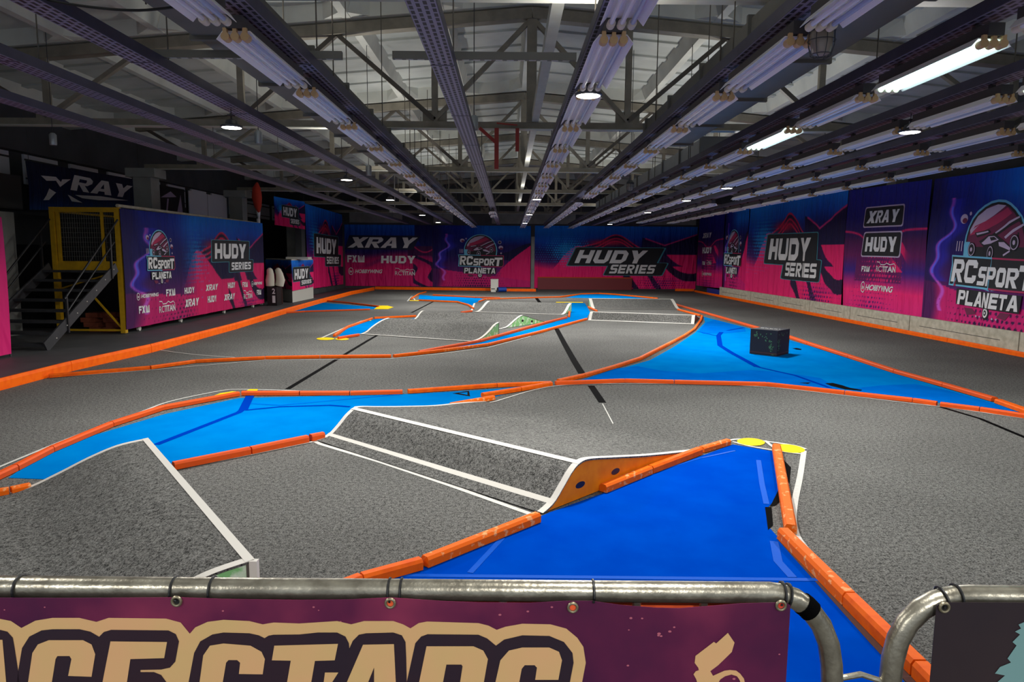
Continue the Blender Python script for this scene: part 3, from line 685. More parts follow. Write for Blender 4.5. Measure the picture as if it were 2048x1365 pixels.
# caged bulkhead lamps and small cans hung between the trays
def cage_lamp(x, y, z, label):
    t = thing('caged_lamp', (x, y, z), label, 'lamp', 'caged glass lamps')
    m = MB(); m.lathe((x, y, z), [(.03, .02), (.05, .03), (.06, .06), (.066, .15), (.06, .16)], 20); link('glass_jar', m, M['glass_dim'], t, smooth=True)
    m = MB(); m.lathe((x, y, z), [(.078, .155), (.078, .18), (.05, .22), (.03, .24)], 20); link('lamp_cap', m, M['dark_steel'], t)
    m = MB()
    for a in np.linspace(0, 2 * math.pi, 8, endpoint=False): m.tube([(x + r * math.cos(a), y + r * math.sin(a), z + h) for r, h in ((.076, .16), (.078, .08), (.06, .02), (.03, .0))], .0025, 5)
    for r, h in ((.079, .1), (.062, .02), (.03, .0)): m.tube([(x + r * math.cos(a), y + r * math.sin(a), z + h) for a in np.linspace(0, 2 * math.pi, 17)], .0025, 5)
    link('wire_cage', m, M['dark_steel'], t)
    m = MB(); m.tube([(x, y, z + .24), (x, y, TZ - .001 if y < 6 else soffit(x))], .006, 6); link('stem', m, M['dark_steel'], t)
cage_lamp(1.85, 4.345, 2.93, 'caged glass lamp hanging beside the white fluorescent lamps close to the barriers')
cage_lamp(2.45, 14.5, 3.05, 'caged glass lamp hanging far down the hall near the galvanised duct')
for i, (x, y, z, l) in enumerate(((-7.35, 11.6, 3.45, 'small grey can lamp under the outermost bare tray'), (-.48, 9.6, 3.4, 'small grey can lamp beside the mid-hall tray'), (-3.7, 10.6, 3.35, 'small grey can lamp under a bare tray beyond the glowing round lamp'), (-2.62, 13.3, 3.2, 'small cream can lamp below the stairs-side lamp row'))):
    t = thing('can_lamp', (x, y, z), l, 'lamp', 'small can lamps')
    m = MB(); m.lathe((x, y, z), [(.05, 0), (.055, .02), (.055, .16), (.03, .19)], 16); link('can', m, M['galv'], t, smooth=True)
    m = MB(); m.tube([(x, y, z + .19), (x, y, soffit(x))], .006, 6); link('stem', m, M['dark_steel'], t)

# slotted cross rails tying the trays
for x0, x1, y, l in ((-.95, .53, 5.88, 'slotted steel cross rail between the mid-hall tray and the mid-track tray'), (-2.95, -1.36, 5.9, 'slotted steel cross rail across the stairs-side lamp tray')):
    m = MB(); m.box((x0, y - .02, TZ + .09), (x1, y + .02, TZ + .15)); o = tag(link('cross_rail', m, M['duct']), l, 'rail')
    m = MB()
    for k in range(int((x1 - x0) / .09)): m.box((x0 + .02 + .09 * k, y - .012, TZ + .0885), (x0 + .075 + .09 * k, y + .012, TZ + .0895))
    link('slot', m, M['white_edge'], o); o.children[-1]['kind'] = 'stuff'
# red hanger frame
t = thing('red_hanger_frame', (-.2, 11.85, 3.15), 'red steel hanger frame below the second roof truss', 'bracket')
m = MB(); m.bar((-.22, 11.85, 3.16), (-.22, 11.85, ZB - .001), .07, .07); link('post', m, M['red_steel'], t)
m = MB(); m.bar((-.22, 11.85, 3.58), (-.5, 11.85, ZB - .001), .06, .05); link('brace', m, M['red_steel'], t)
m = MB(); m.bar((.12, 11.85, 3.45), (.12, 11.85, ZB - .001), .06, .05); m.bar((-.22, 11.85, 3.9), (.12, 11.85, 3.87), .03, .02); link('drop_post', m, M['red_steel'], t)
# air ducts
def duct(x0, x1, z0, z1, y0, y1, sec, label, mt, cap=True):
    t = thing('air_duct', ((x0 + x1) / 2, y0, z0), label, 'duct')
    m = MB(); m.box((x0, y0, z0), (x1, y1, z1)); link('duct_body', m, mt, t)
    for y in np.arange(y0, y1 + .01, sec):
        m = MB(); m.box((x0 - .03, y - .02, z0 - .03), (x1 + .03, y + .02, z1 + .03)); link('flange', m, M['duct'], t)
    for y in np.arange(y0 + .8, y1, 3.0):
        for x in (x0 - .015, x1 + .015):
            m = MB(); m.tube([(x, y, z0), (x, y, zs(x) + .02)], .007, 6); link('hanger_rod', m, M['truss_dark'], t)
duct(-2.46, -1.96, 3.42, 3.75, 4.2, 30, 1.5, 'long olive sheet metal air duct beside the stairs-side lamp row', M['duct'])
duct(2.03, 2.7, 3.42, 3.75, 3.2, 11, 1.5, 'short olive sheet metal air duct above the lamps, ending in mid-hall', M['duct'])
duct(3.28, 3.8, 3.46, 3.76, 12.3, 27, 1.5, 'bright galvanised air duct far down the hall above the lamps', M['galv'])
for x, y in ((-2.2, 5.35), (-1.9, 8.9)): pass
# loose cables
def cable(pts, r, label, parent=None):
    P = [np.array(p, float) for p in pts]; out = []
    for i in range(len(P) - 1):
        p0, p1, p2, p3 = P[max(0, i - 1)], P[i], P[i + 1], P[min(len(P) - 1, i + 2)]
        for t in np.linspace(0, 1, 8, endpoint=False): out.append(.5 * ((2 * p1) + (-p0 + p2) * t + (2 * p0 - 5 * p1 + 4 * p2 - p3) * t * t + (-p0 + 3 * p1 - 3 * p2 + p3) * t ** 3))
    out.append(P[-1]); m = MB(); m.tube(out, r, 6); return tag(link('cable', m, M['black'], smooth=True), label, 'cable')
cable([(-2.9, 4.4, TZ + .09), (-2.75, 4.42, 3.24), (-2.3, 4.45, 3.20), (-1.9, 4.4, 3.22), (-1.74, 4.35, TZ + .01)], .008, 'loose black cable sagging between two cable trays near the barriers')

# ================================================================== the track
def resample(P, mx):
    out = [P[0]]
    for a, b in zip(P[:-1], P[1:]):
        n = max(1, int(math.ceil(np.linalg.norm(b - a) / mx)))
        for i in range(1, n + 1): out.append(a + (b - a) * i / n)
    return out
CHAM = lambda w, h: [(-w / 2, 0), (w / 2, 0), (w / 2, h * .72), (w / 2 - .012, h), (-w / 2 + .012, h), (-w / 2, h * .72)]
def kerb(px, where, w=.06, h=.05, seg=2.4, m='orange', z0=.0075, group='orange wooden kerb planks', world=None, frm='the barriers', ztrace=None, lean=0):
    P = [np.array([*G(a, b, (h * .7 if ztrace is None else ztrace))[:2], z0]) for a, b in px] if world is None else [np.array([*p[:2], z0]) for p in world]
    P = resample(P, seg); n = len(P) - 1
    for i in range(n):
        a, b = P[i], P[i + 1]; d = unit(b - a); L = np.linalg.norm(b - a)
        mb = MB(); mb.bar(a + d * .006, b - d * .006, w, h, prof=CHAM(w, h))
        m = 'orange_board' if 'boards' in group else m
        mm = m if not (m == 'orange' and rng.random() < .2) else 'orange_worn'
        o = link('kerb_plank', mb, M[mm])
        nm = '%s %s' % ('red-orange' if m == 'redorange' else 'orange', where)
        tag(o, nm if n == 1 else '%s, %s of its run from %s' % (nm, ORD[i], frm), 'kerb plank', group)
def mat_piece(px, label, m, z=.0012, t=.0022, cat='floor mat', name='floor_mat', world=None):
    poly = [tuple(G(a, b)[:2]) for a, b in px] if world is None else world
    mb = MB(); mb.prism(poly, z, z + t); return tag(link(name, mb, M[m]), label, cat)
def ribbon(P, w, z, t=.0012):
    P = [np.array(p[:2], float) for p in P]; n = len(P); L, R = [], []
    for i in range(n):
        d0 = unit(P[i] - P[i - 1]) if i else unit(P[1] - P[0]); d1 = unit(P[i + 1] - P[i]) if i < n - 1 else d0
        nn = np.array([-(d0 + d1)[1], (d0 + d1)[0]]); nn = unit(nn) if np.linalg.norm(nn) > 1e-6 else np.array([-d0[1], d0[0]])
        k = w / 2 / max(.5, nn @ np.array([-d0[1], d0[0]])); L.append(P[i] + nn * k); R.append(P[i] - nn * k)
    mb = MB(); vs_ = [(*p, z) for p in L] + [(*p, z) for p in R] + [(*p, z + t) for p in L] + [(*p, z + t) for p in R]
    fs = []
    for i in range(n - 1): fs += [(2 * n + i, 3 * n + i, 3 * n + i + 1, 2 * n + i + 1), (i, i + 1, n + i + 1, n + i), (i, 2 * n + i, 2 * n + i + 1, i + 1), (n + i, n + i + 1, 3 * n + i + 1, 3 * n + i)]
    fs += [(0, n, 3 * n, 2 * n), (n - 1, 3 * n - 1, 4 * n - 1, 2 * n - 1)]
    return mb.add(vs_, fs)
def smooth_px(px, k=5):
    P = [np.array(p, float) for p in px]; out = []
    for i in range(len(P) - 1):
        p0, p1, p2, p3 = P[max(0, i - 1)], P[i], P[i + 1], P[min(len(P) - 1, i + 2)]
        for t in np.linspace(0, 1, k, endpoint=False): out.append(.5 * ((2 * p1) + (-p0 + p2) * t + (2 * p0 - 5 * p1 + 4 * p2 - p3) * t * t + (-p0 + 3 * p1 - 3 * p2 + p3) * t ** 3))
    return out + [P[-1]]
def tape(px, w, label, m='white_tape', z=.0045, curve=False, name='tape_line', cat='tape'):
    if curve: px = smooth_px(px)
    mb = ribbon([G(a, b) for a, b in px], w, z); return tag(link(name, mb, M[m]), label, cat)

# --- blue mats
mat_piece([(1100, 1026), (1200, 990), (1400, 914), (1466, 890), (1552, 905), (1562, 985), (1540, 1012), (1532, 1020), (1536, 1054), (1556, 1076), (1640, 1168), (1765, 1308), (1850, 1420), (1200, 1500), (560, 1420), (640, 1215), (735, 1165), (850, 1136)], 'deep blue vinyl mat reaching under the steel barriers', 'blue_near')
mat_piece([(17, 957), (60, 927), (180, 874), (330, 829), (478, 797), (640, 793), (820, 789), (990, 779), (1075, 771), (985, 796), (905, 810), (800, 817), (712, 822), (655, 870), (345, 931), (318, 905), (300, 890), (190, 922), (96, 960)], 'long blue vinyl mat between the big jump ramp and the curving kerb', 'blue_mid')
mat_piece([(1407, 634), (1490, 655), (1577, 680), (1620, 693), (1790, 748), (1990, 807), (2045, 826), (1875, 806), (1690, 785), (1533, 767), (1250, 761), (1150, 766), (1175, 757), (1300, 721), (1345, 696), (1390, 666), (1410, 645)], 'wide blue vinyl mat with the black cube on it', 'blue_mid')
mat_piece([(1155, 763), (1175, 757), (1232, 738), (1275, 733), (1320, 742), (1400, 748), (1500, 741), (1560, 745), (1640, 757), (1690, 784), (1533, 766), (1250, 760)], 'strip of overlapping blue vinyl along the near edge of the wide mat', 'blue_deep', z=.0036, t=.001)
mat_piece([(1430, 640), (1490, 657), (1492, 664), (1447, 668), (1405, 668), (1398, 662), (1412, 646)], 'patch of deeper blue vinyl in the narrow corner of the wide mat', 'blue_deep', z=.0036, t=.001)
mat_piece([(1690, 780), (1760, 772), (1830, 769), (1900, 783), (2000, 812), (2043, 826), (1875, 805)], 'pointed overlapping blue vinyl at the tip of the wide mat', 'blue_deep', z=.0036, t=.001)
mat_piece([(573, 624), (646, 606), (764, 616), (742, 619), (625, 622)], 'blue vinyl triangle against the tall border boards', 'blue_mid')
mat_piece([(676, 674), (695, 657), (749, 639), (776, 637), (748, 653), (720, 669)], 'small blue vinyl strip beside the green-sided roller ramp', 'blue_mid')
mat_piece([(839, 590), (866, 593), (957, 596), (966, 599), (949, 607), (945, 611), (915, 602), (837, 599)], 'blue vinyl strip in front of the distant sponsor wall', 'blue_mid')
mat_piece([(1131, 596), (1165, 589), (1204, 589), (1243, 592), (1301, 598)], 'thin blue vinyl arch behind the back ramp', 'blue_mid')
mat_piece([(897, 698), (976, 687), (1078, 662), (1172, 640), (1180, 625), (1170, 607), (1130, 606), (1140, 622), (1137, 635), (1092, 650), (1037, 665), (960, 685)], 'narrow blue vinyl lane between two kerbs past the green ramp sides', 'blue_mid')
mat_piece([(800, 643), (848, 633), (850, 640)], 'sliver of blue vinyl behind the low roller ramp', 'blue_mid')
# patches of floor seen through the torn mat
mat_piece([(1560, 975), (1572, 990), (1552, 1012), (1540, 1015)], 'black tape flap at the torn edge of the deep blue mat', 'black_tape', z=.0036, t=.001, name='black_tape_patch', cat='tape')
mat_piece([(1530, 1016), (1543, 1016), (1546, 1052), (1536, 1062)], 'black tape strip along the torn edge of the deep blue mat', 'black_tape', z=.0036, t=.001, name='black_tape_patch', cat='tape')
mat_piece([(1568, 922), (1582, 936), (1579, 968), (1570, 960)], 'black tape patch beside the upright kerb at the yellow markers', 'black_tape', name='black_tape_patch', cat='tape')
# tape on the mats
tape([(312, 891), (478, 826), (486, 820)], .07, 'dark blue tape seam running across the long blue mat', 'blue_tape')
tape([(486, 822), (500, 793)], .10, 'wide dark blue tape patch under the yellow marker kerb', 'blue_tape', z=.0047)
tape([(490, 822), (560, 815), (660, 812), (700, 815)], .05, 'glossy blue tape seam across the long blue mat toward the big jump', 'blue_tape', z=.0049)
tape([(492, 808), (560, 812), (800, 790)], .05, 'blue tape seam fanning along the far half of the long blue mat', 'blue_deep', z=.0046)
tape([(1443, 665), (1437, 672), (1440, 692), (1462, 706), (1515, 735)], .10, 'dark blue tape seam zigzagging across the wide mat beside the cube', 'blue_tape')
tape([(1395, 664), (1440, 674)], .05, 'short dark blue tape seam near the back corner of the wide mat', 'blue_tape', z=.0047)
tape([(1455, 662), (1488, 656)], .08, 'dark blue tape seam by the far kerb of the wide mat', 'blue_tape', z=.0047)
tape([(1515, 735), (1590, 752), (1660, 777)], .06, 'blue tape seam wandering to the near kerb of the wide mat', 'blue_tape', z=.0049)
tape([(940, 1148), (1005, 1078)], .035, 'light blue tape strip crossing the deep blue mat near the chipped kerb', 'blue_light')
tape([(800, 1153), (1640, 1162)], .035, 'light blue tape seam along the barrier side of the deep blue mat', 'blue_light', z=.0047)
tape([(1220, 985), (1300, 948), (1400, 918), (1470, 903)], .022, 'scuffed light blue tape line along the jump side of the deep blue mat', 'blue_light')
tape([(1517, 922), (1524, 970), (1533, 1010)], .04, 'light blue tape strip running up toward the yellow markers', 'blue_light')
tape([(1548, 1085), (1556, 1125), (1585, 1157)], .05, 'light blue tape strip bending to the long kerb by the barriers', 'blue_light', z=.0045)
mat_piece([(905, 788), (938, 783), (940, 794)], 'black triangle outline mark on the far end of the long blue mat', 'black_tape', z=.0036, t=.001, name='triangle_mark', cat='floor marking')
mat_piece([(918, 787.6), (935, 785.6), (935, 791)], 'blue centre of the black triangle mark on the long blue mat', 'blue_mid', z=.0047, t=.0006, name='triangle_mark', cat='floor marking')
for i, q in enumerate(([(1585, 698), (1593, 697), (1603, 699), (1602, 701), (1592, 700)], [(1650, 768), (1665, 767), (1685, 772), (1700, 777), (1724, 781), (1722, 783), (1690, 780), (1662, 773)], [(1598, 767), (1622, 766), (1616, 769)])):
    mat_piece(q, ['small black scuff mark on the mat beside the cube', 'long black scuff scrawl near the near kerb of the wide mat', 'short black scuff dash near the near kerb of the wide mat'][i], 'black_tape', z=.0052, t=.0006, name='scuff_mark', cat='floor marking')

# --- seams of the carpet
tape([(575, 779), (737, 681), (806, 642)], .07, 'long dark seam tape crossing the far carpet toward the border boards', 'black_tape', z=.001)
tape([(823, 626), (866, 604)], .07, 'short dark seam tape in front of the distant blue strip', 'black_tape', z=.001)
tape([(1113, 658), (1130, 690), (1148, 722), (1164, 748)], .11, 'thick black seam tape running up the middle straight', 'black_tape', z=.001)
tape([(1182, 772), (1205, 806)], .09, 'short black seam tape just this side of the crossing kerbs', 'black_tape', z=.001)
tape([(1205, 808), (1226, 848)], .012, 'thin pale line trailing from the black seam tape', 'white_tape', z=.001)
tape([(1872, 812), (1960, 838), (2060, 880)], .05, 'grey seam line across the carpet near the pointed mat tip', 'black_tape', z=.001)
tape([(1073, 597), (1080, 606)], .13, 'short dark seam tape behind the low back ramp', 'black_tape', z=.001)

# --- kerbs
kerb([(-420, 872), (-30, 772), (140, 729), (300, 694), (470, 650), (558, 624), (637, 602), (702, 585), (748, 576.5)], 'tall border board beside the stairs strip', w=.05, h=.15, seg=3.6, group='orange border boards', z0=.001)
kerb(None, 'back border board under the distant sponsor banners', w=.05, h=.13, seg=2.6, world=[G(750, 579), G(982, 582)], group='orange border boards', frm='the stairs side', z0=.001)
kerb(None, 'back border board beside the white carton', w=.05, h=.13, seg=4, world=[G(1012, 583), G(1072, 583.5)], group='orange border boards', z0=.001)
kerb(None, 'back border board in the far corner by the cloth wall', w=.05, h=.12, seg=4, world=[G(1350, 582.5), G(1388, 583)], group='orange border boards', z0=.001)
kerb(None, 'border plank along the cream skirting boards', w=.05, h=.09, seg=2.6, world=[(9.24, 9.5), (9.24, 34.8)], group='orange border boards', z0=.001)
kerb([(97, 752), (300, 735), (390, 722.5), (530, 715.5), (640, 713.5), (783, 712)], 'kerb plank of the long straight divider')
kerb([(787, 712), (884, 701), (976, 689), (1078, 664), (1173, 638)], 'kerb plank on the near side of the narrow blue lane')
kerb([(838, 704), (887, 695), (959, 682), (1037, 660), (1092, 645), (1133, 635)], 'kerb plank on the far side of the narrow blue lane', m='redorange')
kerb([(1138, 633), (1139, 625), (1129, 610)], 'short kerb plank at the bend of the narrow blue lane')
kerb([(-190, 1045), (-40, 968), (30, 935), (102, 898), (222, 848), (325, 815), (478, 787)], 'curving kerb plank along the long blue mat', m='redorange')
kerb([(483, 786), (600, 786), (700, 786), (806, 783.5)], 'straight kerb plank along the far edge of the long blue mat', m='redorange', frm='the yellow marker')
kerb([(815, 782.5), (993, 770), (1103, 766)], 'kerb plank leading into the crossing', frm='the yellow marker')
kerb([(1110, 766), (1249, 761), (1348, 763.5), (1533, 768), (1690, 785), (1826, 800), (1875, 807)], 'kerb plank along the near edge of the wide blue mat', m='redorange', frm='the crossing')
kerb([(1880, 808), (1960, 818), (2060, 833)], 'kerb plank at the tip of the wide blue mat', m='redorange', frm='the crossing')
kerb([(1116, 762), (1167, 751), (1230, 733), (1280, 717), (1331, 691), (1368, 672), (1389, 658), (1402, 640), (1404, 632)], 'kerb plank curving from the crossing to the dark-faced ramp', frm='the crossing', seg=1.8)
kerb([(964, 790), (1040, 778), (1103, 767)], 'kerb plank splitting off below the crossing')
kerb([(901, 810), (988, 795)], 'chipped kerb plank at the far foot of the big jump', m='orange_worn')
kerb([(1350, 608.5), (1450, 637), (1495, 650), (1577, 673), (1618, 687), (1700, 713), (1792, 743), (1890, 770), (1990, 799)], 'kerb plank along the far edge of the wide blue mat', m='redorange', frm='the back ramps', w=.09)
kerb([(1996, 802), (2070, 828)], 'kerb plank at the tip of the far edge of the wide mat', w=.09)
kerb([(1356, 619), (1401, 631)], 'kerb plank beside the back ramps')
kerb([(345, 931), (500, 900), (616, 876)], 'kerb plank along the near edge of the long blue mat', m='redorange', frm='the kicker ramp', w=.065, h=.06)
kerb([(620, 875), (648, 869.5)], 'short kerb plank touching the big jump', m='redorange', w=.065, h=.06)
kerb([(-170, 1008), (-40, 990), (20, 981), (62, 972)], 'kerb plank at the far foot of the kicker ramp')
kerb([(560, 1217), (640, 1188), (722, 1157), (843, 1124)], 'kerb plank behind the top rail of the barrier', w=.065, h=.06)
kerb([(848, 1122), (1076, 1032)], 'chipped kerb plank at the foot of the big jump', w=.065, h=.06, m='orange_worn', seg=3)
kerb([(1205, 976), (1300, 938), (1400, 900)], 'kerb plank against the orange side of the big jump', w=.065, h=.06)
kerb([(1402, 899), (1457, 883)], 'worn kerb plank ending at the yellow markers', w=.065, h=.05, m='orange_worn')
kerb([(1553, 893), (1582, 1058)], 'upright chipped kerb plank beyond the yellow markers', w=.075, h=.06, m='orange_worn', seg=3)
kerb([(1566, 1064), (1700, 1196), (1840, 1334), (1905, 1400)], 'long kerb plank beside the white tape, running to the barriers', w=.075, h=.07, seg=1.6)
kerb([(645, 601), (700, 606), (757, 613)], 'kerb plank on the far side of the blue triangle', m='redorange', w=.05, h=.045)
kerb([(546, 627), (610, 623), (740, 619)], 'kerb plank on the near side of the blue triangle', m='redorange', w=.05, h=.045)
kerb([(668, 671), (695, 654), (744, 637)], 'kerb plank along the small blue strip of the roller ramp', w=.05)
kerb([(748, 636), (832, 632)], 'kerb plank behind the roller ramp', w=.05)
kerb([(676, 676), (718, 669.5)], 'short kerb plank at the foot of the small blue strip', m='redorange', w=.05)
kerb([(822, 598), (837, 588), (852, 584)], 'kerb plank on the stairs side of the distant blue strip', w=.05)
kerb([(866, 590), (952, 595), (1000, 596)], 'kerb plank on the far side of the distant blue strip', w=.05, m='redorange')
kerb([(838, 600.5), (915, 604), (937, 610), (947, 617)], 'kerb plank on the near side of the distant blue strip', w=.05)
kerb([(922, 625), (944, 622)], 'short kerb plank beside the middle ramp', w=.05, m='redorange')
kerb([(958, 603), (970, 598.5), (1035, 596.5), (1121, 594), (1163, 588), (1199, 587), (1226, 588.5), (1316, 597)], 'kerb plank sweeping past the thin blue arch', w=.05)
kerb([(1177, 614), (1194, 622)], 'short kerb plank between the two back ramps', w=.05)

tape([(1560, 1078), (1640, 1166), (1750, 1288), (1860, 1405)], .05, 'worn dark brown edge strip between the deep blue mat and the long kerb', 'brown_wood', z=.0042)
# --- white tape beside the kerbs
tape([(1608, 903), (1600, 955), (1588, 1015), (1589, 1060), (1612, 1100), (1700, 1193), (1790, 1285), (1900, 1390)], .045, 'wide white tape curving round the upright kerb to the barriers', curve=True)
tape([(1357, 913), (1420, 894), (1460, 882), (1490, 880), (1545, 886), (1590, 893), (1612, 900)], .035, 'white tape arching over the yellow markers', curve=True, z=.0046)
tape([(1465, 885), (1500, 894), (1552, 903), (1606, 910)], .03, 'white tape under the yellow markers', z=.0049)
tape([(1530, 883), (1550, 899)], .03, 'short white tape crossing between the yellow markers', z=.0061)
tape([(640, 1191), (721, 1157), (843, 1121), (950, 1076), (1062, 1030)], .03, 'white tape beside the chipped kerb at the foot of the big jump')
tape([(348, 941), (500, 911), (640, 882)], .03, 'white tape along the near kerb of the long blue mat')
tape([(905, 811), (950, 809), (985, 805), (1010, 798), (1060, 783), (1110, 773), (1180, 769), (1280, 768), (1400, 770), (1533, 775), (1690, 792), (1826, 808), (1900, 817), (2060, 840)], .025, 'long white tape sweeping along the near side of the crossing kerbs', curve=True)
tape([(97, 757), (300, 741), (530, 721), (781, 718), (884, 708), (976, 696), (1062, 673)], .025, 'long white tape on the near side of the straight divider kerb')
tape([(-190, 1025), (-40, 953), (60, 910), (180, 862), (280, 826), (340, 804), (440, 783), (480, 780), (540, 781), (600, 783)], .03, 'white tape curving along the outside of the long kerb', curve=True)
tape([(-420, 880), (-30, 778), (140, 736), (300, 701), (470, 657), (560, 630), (640, 607)], .02, 'thin white tape along the foot of the tall border boards')
tape([(288, 694), (300, 697), (340, 704), (400, 711), (470, 716)], .03, 'pale worn tape curving from the border boards to the divider', curve=True)
tape([(236, 709), (250, 706), (256, 707), (282, 699)], .07, 'torn white tape remnants at the foot of the border boards', z=.0058)
for i, (x, y) in enumerate(((10, 766), (36, 762), (58, 760), (88, 757))):
    tape([(x - 8, y + 1), (x + 8, y - 1)], .03, 'short pale red dash at the open end of the divider, %s of four' % ORD[i], 'pink' if i % 2 else 'white_tape')
tape([(640, 678), (690, 656), (722, 643), (744, 637)], .05, 'white tape outside the small blue strip of the roller ramp')
tape([(678, 679), (720, 671)], .04, 'short white tape at the foot of the small blue strip')
tape([(815, 603), (824, 592), (830, 601)], .06, 'white tape hook at the stairs-side end of the distant blue strip')
tape([(943, 623), (949, 607)], .06, 'white tape beside the low kerb of the middle ramp')
# --- yellow markers
def ell(cx, cy, rx, ry, rot=0): return [(cx + rx * math.cos(t) * math.cos(rot) - ry * math.sin(t) * math.sin(rot), cy + rx * math.cos(t) * math.sin(rot) + ry * math.sin(t) * math.cos(rot)) for t in np.linspace(0, 2 * math.pi, 24, endpoint=False)]
Y = lambda px, lab, z=.0056: mat_piece(px, lab, 'yellow', z=z, t=.001, name='yellow_marker', cat='floor marker')
Y(ell(1502, 885.5, 28, 7.5, .06), 'oval yellow marker, the one by the tip of the worn kerb')
Y(ell(1579, 899, 31, 8, .12), 'oval yellow marker, the one at the corner of the wide white tape')
Y([(425, 794), (440, 788), (465, 784), (478, 785), (470, 789), (440, 793)], 'yellow marker patch outside the curving kerb')
Y([(486, 786), (500, 780), (516, 780), (514, 785)], 'yellow marker patch at the joint of the long kerb', z=.008)
Y(ell(651, 678.5, 18, 2.6), 'yellow marker dab at the outer corner of the roller strip')
Y(ell(684, 679, 14, 2.2), 'yellow marker dab at the foot of the roller strip kerb')
Y([(720, 644), (735, 640), (745, 637), (742, 642)], 'yellow marker patch beside the bend of the roller strip')
Y([(757, 612), (775, 612), (787, 615), (776, 619), (748, 619)], 'yellow marker at the tip of the blue triangle')
Y([(818, 601), (842, 601), (838, 602.8), (820, 602.5)], 'yellow marker strip at the distant blue strip')
Y([(1112, 604.5), (1166, 604.8), (1166, 606.3), (1112, 606)], 'yellow marker bar across the end of the narrow blue lane')

# ------------------------------------------------------------------ ramps
def ramp(name, label, A0, fa, PA, B0, fb, PB, m='carpet', side_a=None, side_b=None, edge=.05, lines=(), back=False, tape_w=.06, tapes=(True, True), mats=None, group='carpeted ramps'):
    'loft between two side profiles; P lists of (distance, height); lines = stations that carry a cross tape'
    z0 = .0078
    A0 = np.array([*A0[:2], z0]); B0 = np.array([*B0[:2], z0]); fa = np.array([*unit(fa[:2]), 0]); fb = np.array([*unit(fb[:2]), 0])
    def dense(P):
        P = np.array(P, float); s = np.linspace(0, len(P) - 1, (len(P) - 1) * 5 + 1); out = []
        for t in s:
            i = min(int(t), len(P) - 2); f = t - i; p0, p1, p2, p3 = P[max(0, i - 1)], P[i], P[i + 1], P[min(len(P) - 1, i + 2)]
            out.append(.5 * ((2 * p1) + (-p0 + p2) * f + (2 * p0 - 5 * p1 + 4 * p2 - p3) * f * f + (-p0 + 3 * p1 - 3 * p2 + p3) * f ** 3))
        out = np.array(out); out[:, 1] = np.maximum(out[:, 1], .002); return out
    DA, DB = dense(PA), dense(PB); n = len(DA); T = .012
    t = thing(name, (A0 + B0) / 2, label, 'ramp', group)
    LA = [A0 + fa * a + np.array([0, 0, h]) for a, h in DA]; LB = [B0 + fb * a + np.array([0, 0, h]) for a, h in DB]
    K = 7; mb = MB(); rows = [[LA[i] + (LB[i] - LA[i]) * k / (K - 1) for k in range(K)] for i in range(n)]
    vs_ = [p for r in rows for p in r] + [p - np.array([0, 0, min(T, max(.001, p[2] - .0075))]) for r in rows for p in r]; N = n * K; fs = []
    for i in range(n - 1):
        for k in range(K - 1):
            a, b, c, d = i * K + k, i * K + k + 1, (i + 1) * K + k + 1, (i + 1) * K + k; fs += [(a, b, c, d), (a + N, d + N, c + N, b + N)]
        fs += [(i * K, (i + 1) * K, (i + 1) * K + N, i * K + N), (i * K + K - 1, i * K + K - 1 + N, (i + 1) * K + K - 1 + N, (i + 1) * K + K - 1)]
    for k in range(K - 1): fs += [(k, k + N, k + 1 + N, k + 1), ((n - 1) * K + k, (n - 1) * K + k + 1, (n - 1) * K + k + 1 + N, (n - 1) * K + k + N)]
    mb.add(vs_, fs); link('ramp_surface', mb, M[m], t, smooth=True)
    w = unit(B0 - A0)
    for side, D, O, f, mm in (('a', DA, A0, fa, side_a), ('b', DB, B0, fb, side_b)):
        if mm is None: mm = 'truss_dark'
        off = w * .018 * (1 if side == 'a' else -1)
        pts = [O + f * a + np.array([0, 0, max(.0005, h - T - .001)]) for a, h in D] + [O + f * D[-1][0], O + f * D[0][0]]
        pts = [p + w * .004 * (1 if side == 'a' else -1) for p in pts]
        s = MB(); s.slab(pts, off); link('side_panel', s, M[mm], t)
    if back or DA[-1][1] > .05:
        p, q = LA[-1], LB[-1]; s = MB(); s.slab([p - [0, 0, T + .001], q - [0, 0, T + .001], np.array([q[0], q[1], z0]), np.array([p[0], p[1], z0])], -fa * .018); link('back_panel', s, M['truss_dark'], t)
    up = np.array([0, 0, .0022])
    for on, LE, s in ((tapes[0], LA, 1), (tapes[1], LB, -1)):
        if not on: continue
        e = MB(); vs2, f2 = [], []
        for p in LE: vs2 += [p + up * .3 + w * .002 * -s, p + up + w * 0, p + up + w * edge * s, p + up * .3 + w * edge * s]
        for i in range(n - 1):
            for k in range(3): f2.append((4 * i + k, 4 * i + k + 1, 4 * i + 5 + k, 4 * i + 4 + k))
        e.add(vs2, f2); link('edge_tape', e, M['white_edge'], t)
    for st in lines:
        i = min(n - 1, int(round(st * 5))); j = max(0, i - 1)
        dA = unit(LA[min(n - 1, i + 1)] - LA[j]); e = MB(); q = MB(); vs2 = []
        for k in range(K):
            p = rows[i][k]; vs2 += [p - dA * tape_w / 2 + up * 1.6, p + dA * tape_w / 2 + up * 1.6]
        e.add(vs2, [(2 * k, 2 * k + 1, 2 * k + 3, 2 * k + 2) for k in range(K - 1)]); link('cross_tape', e, M['white_edge'], t)
    return t, DA, DB, A0, B0, fa, fb, w
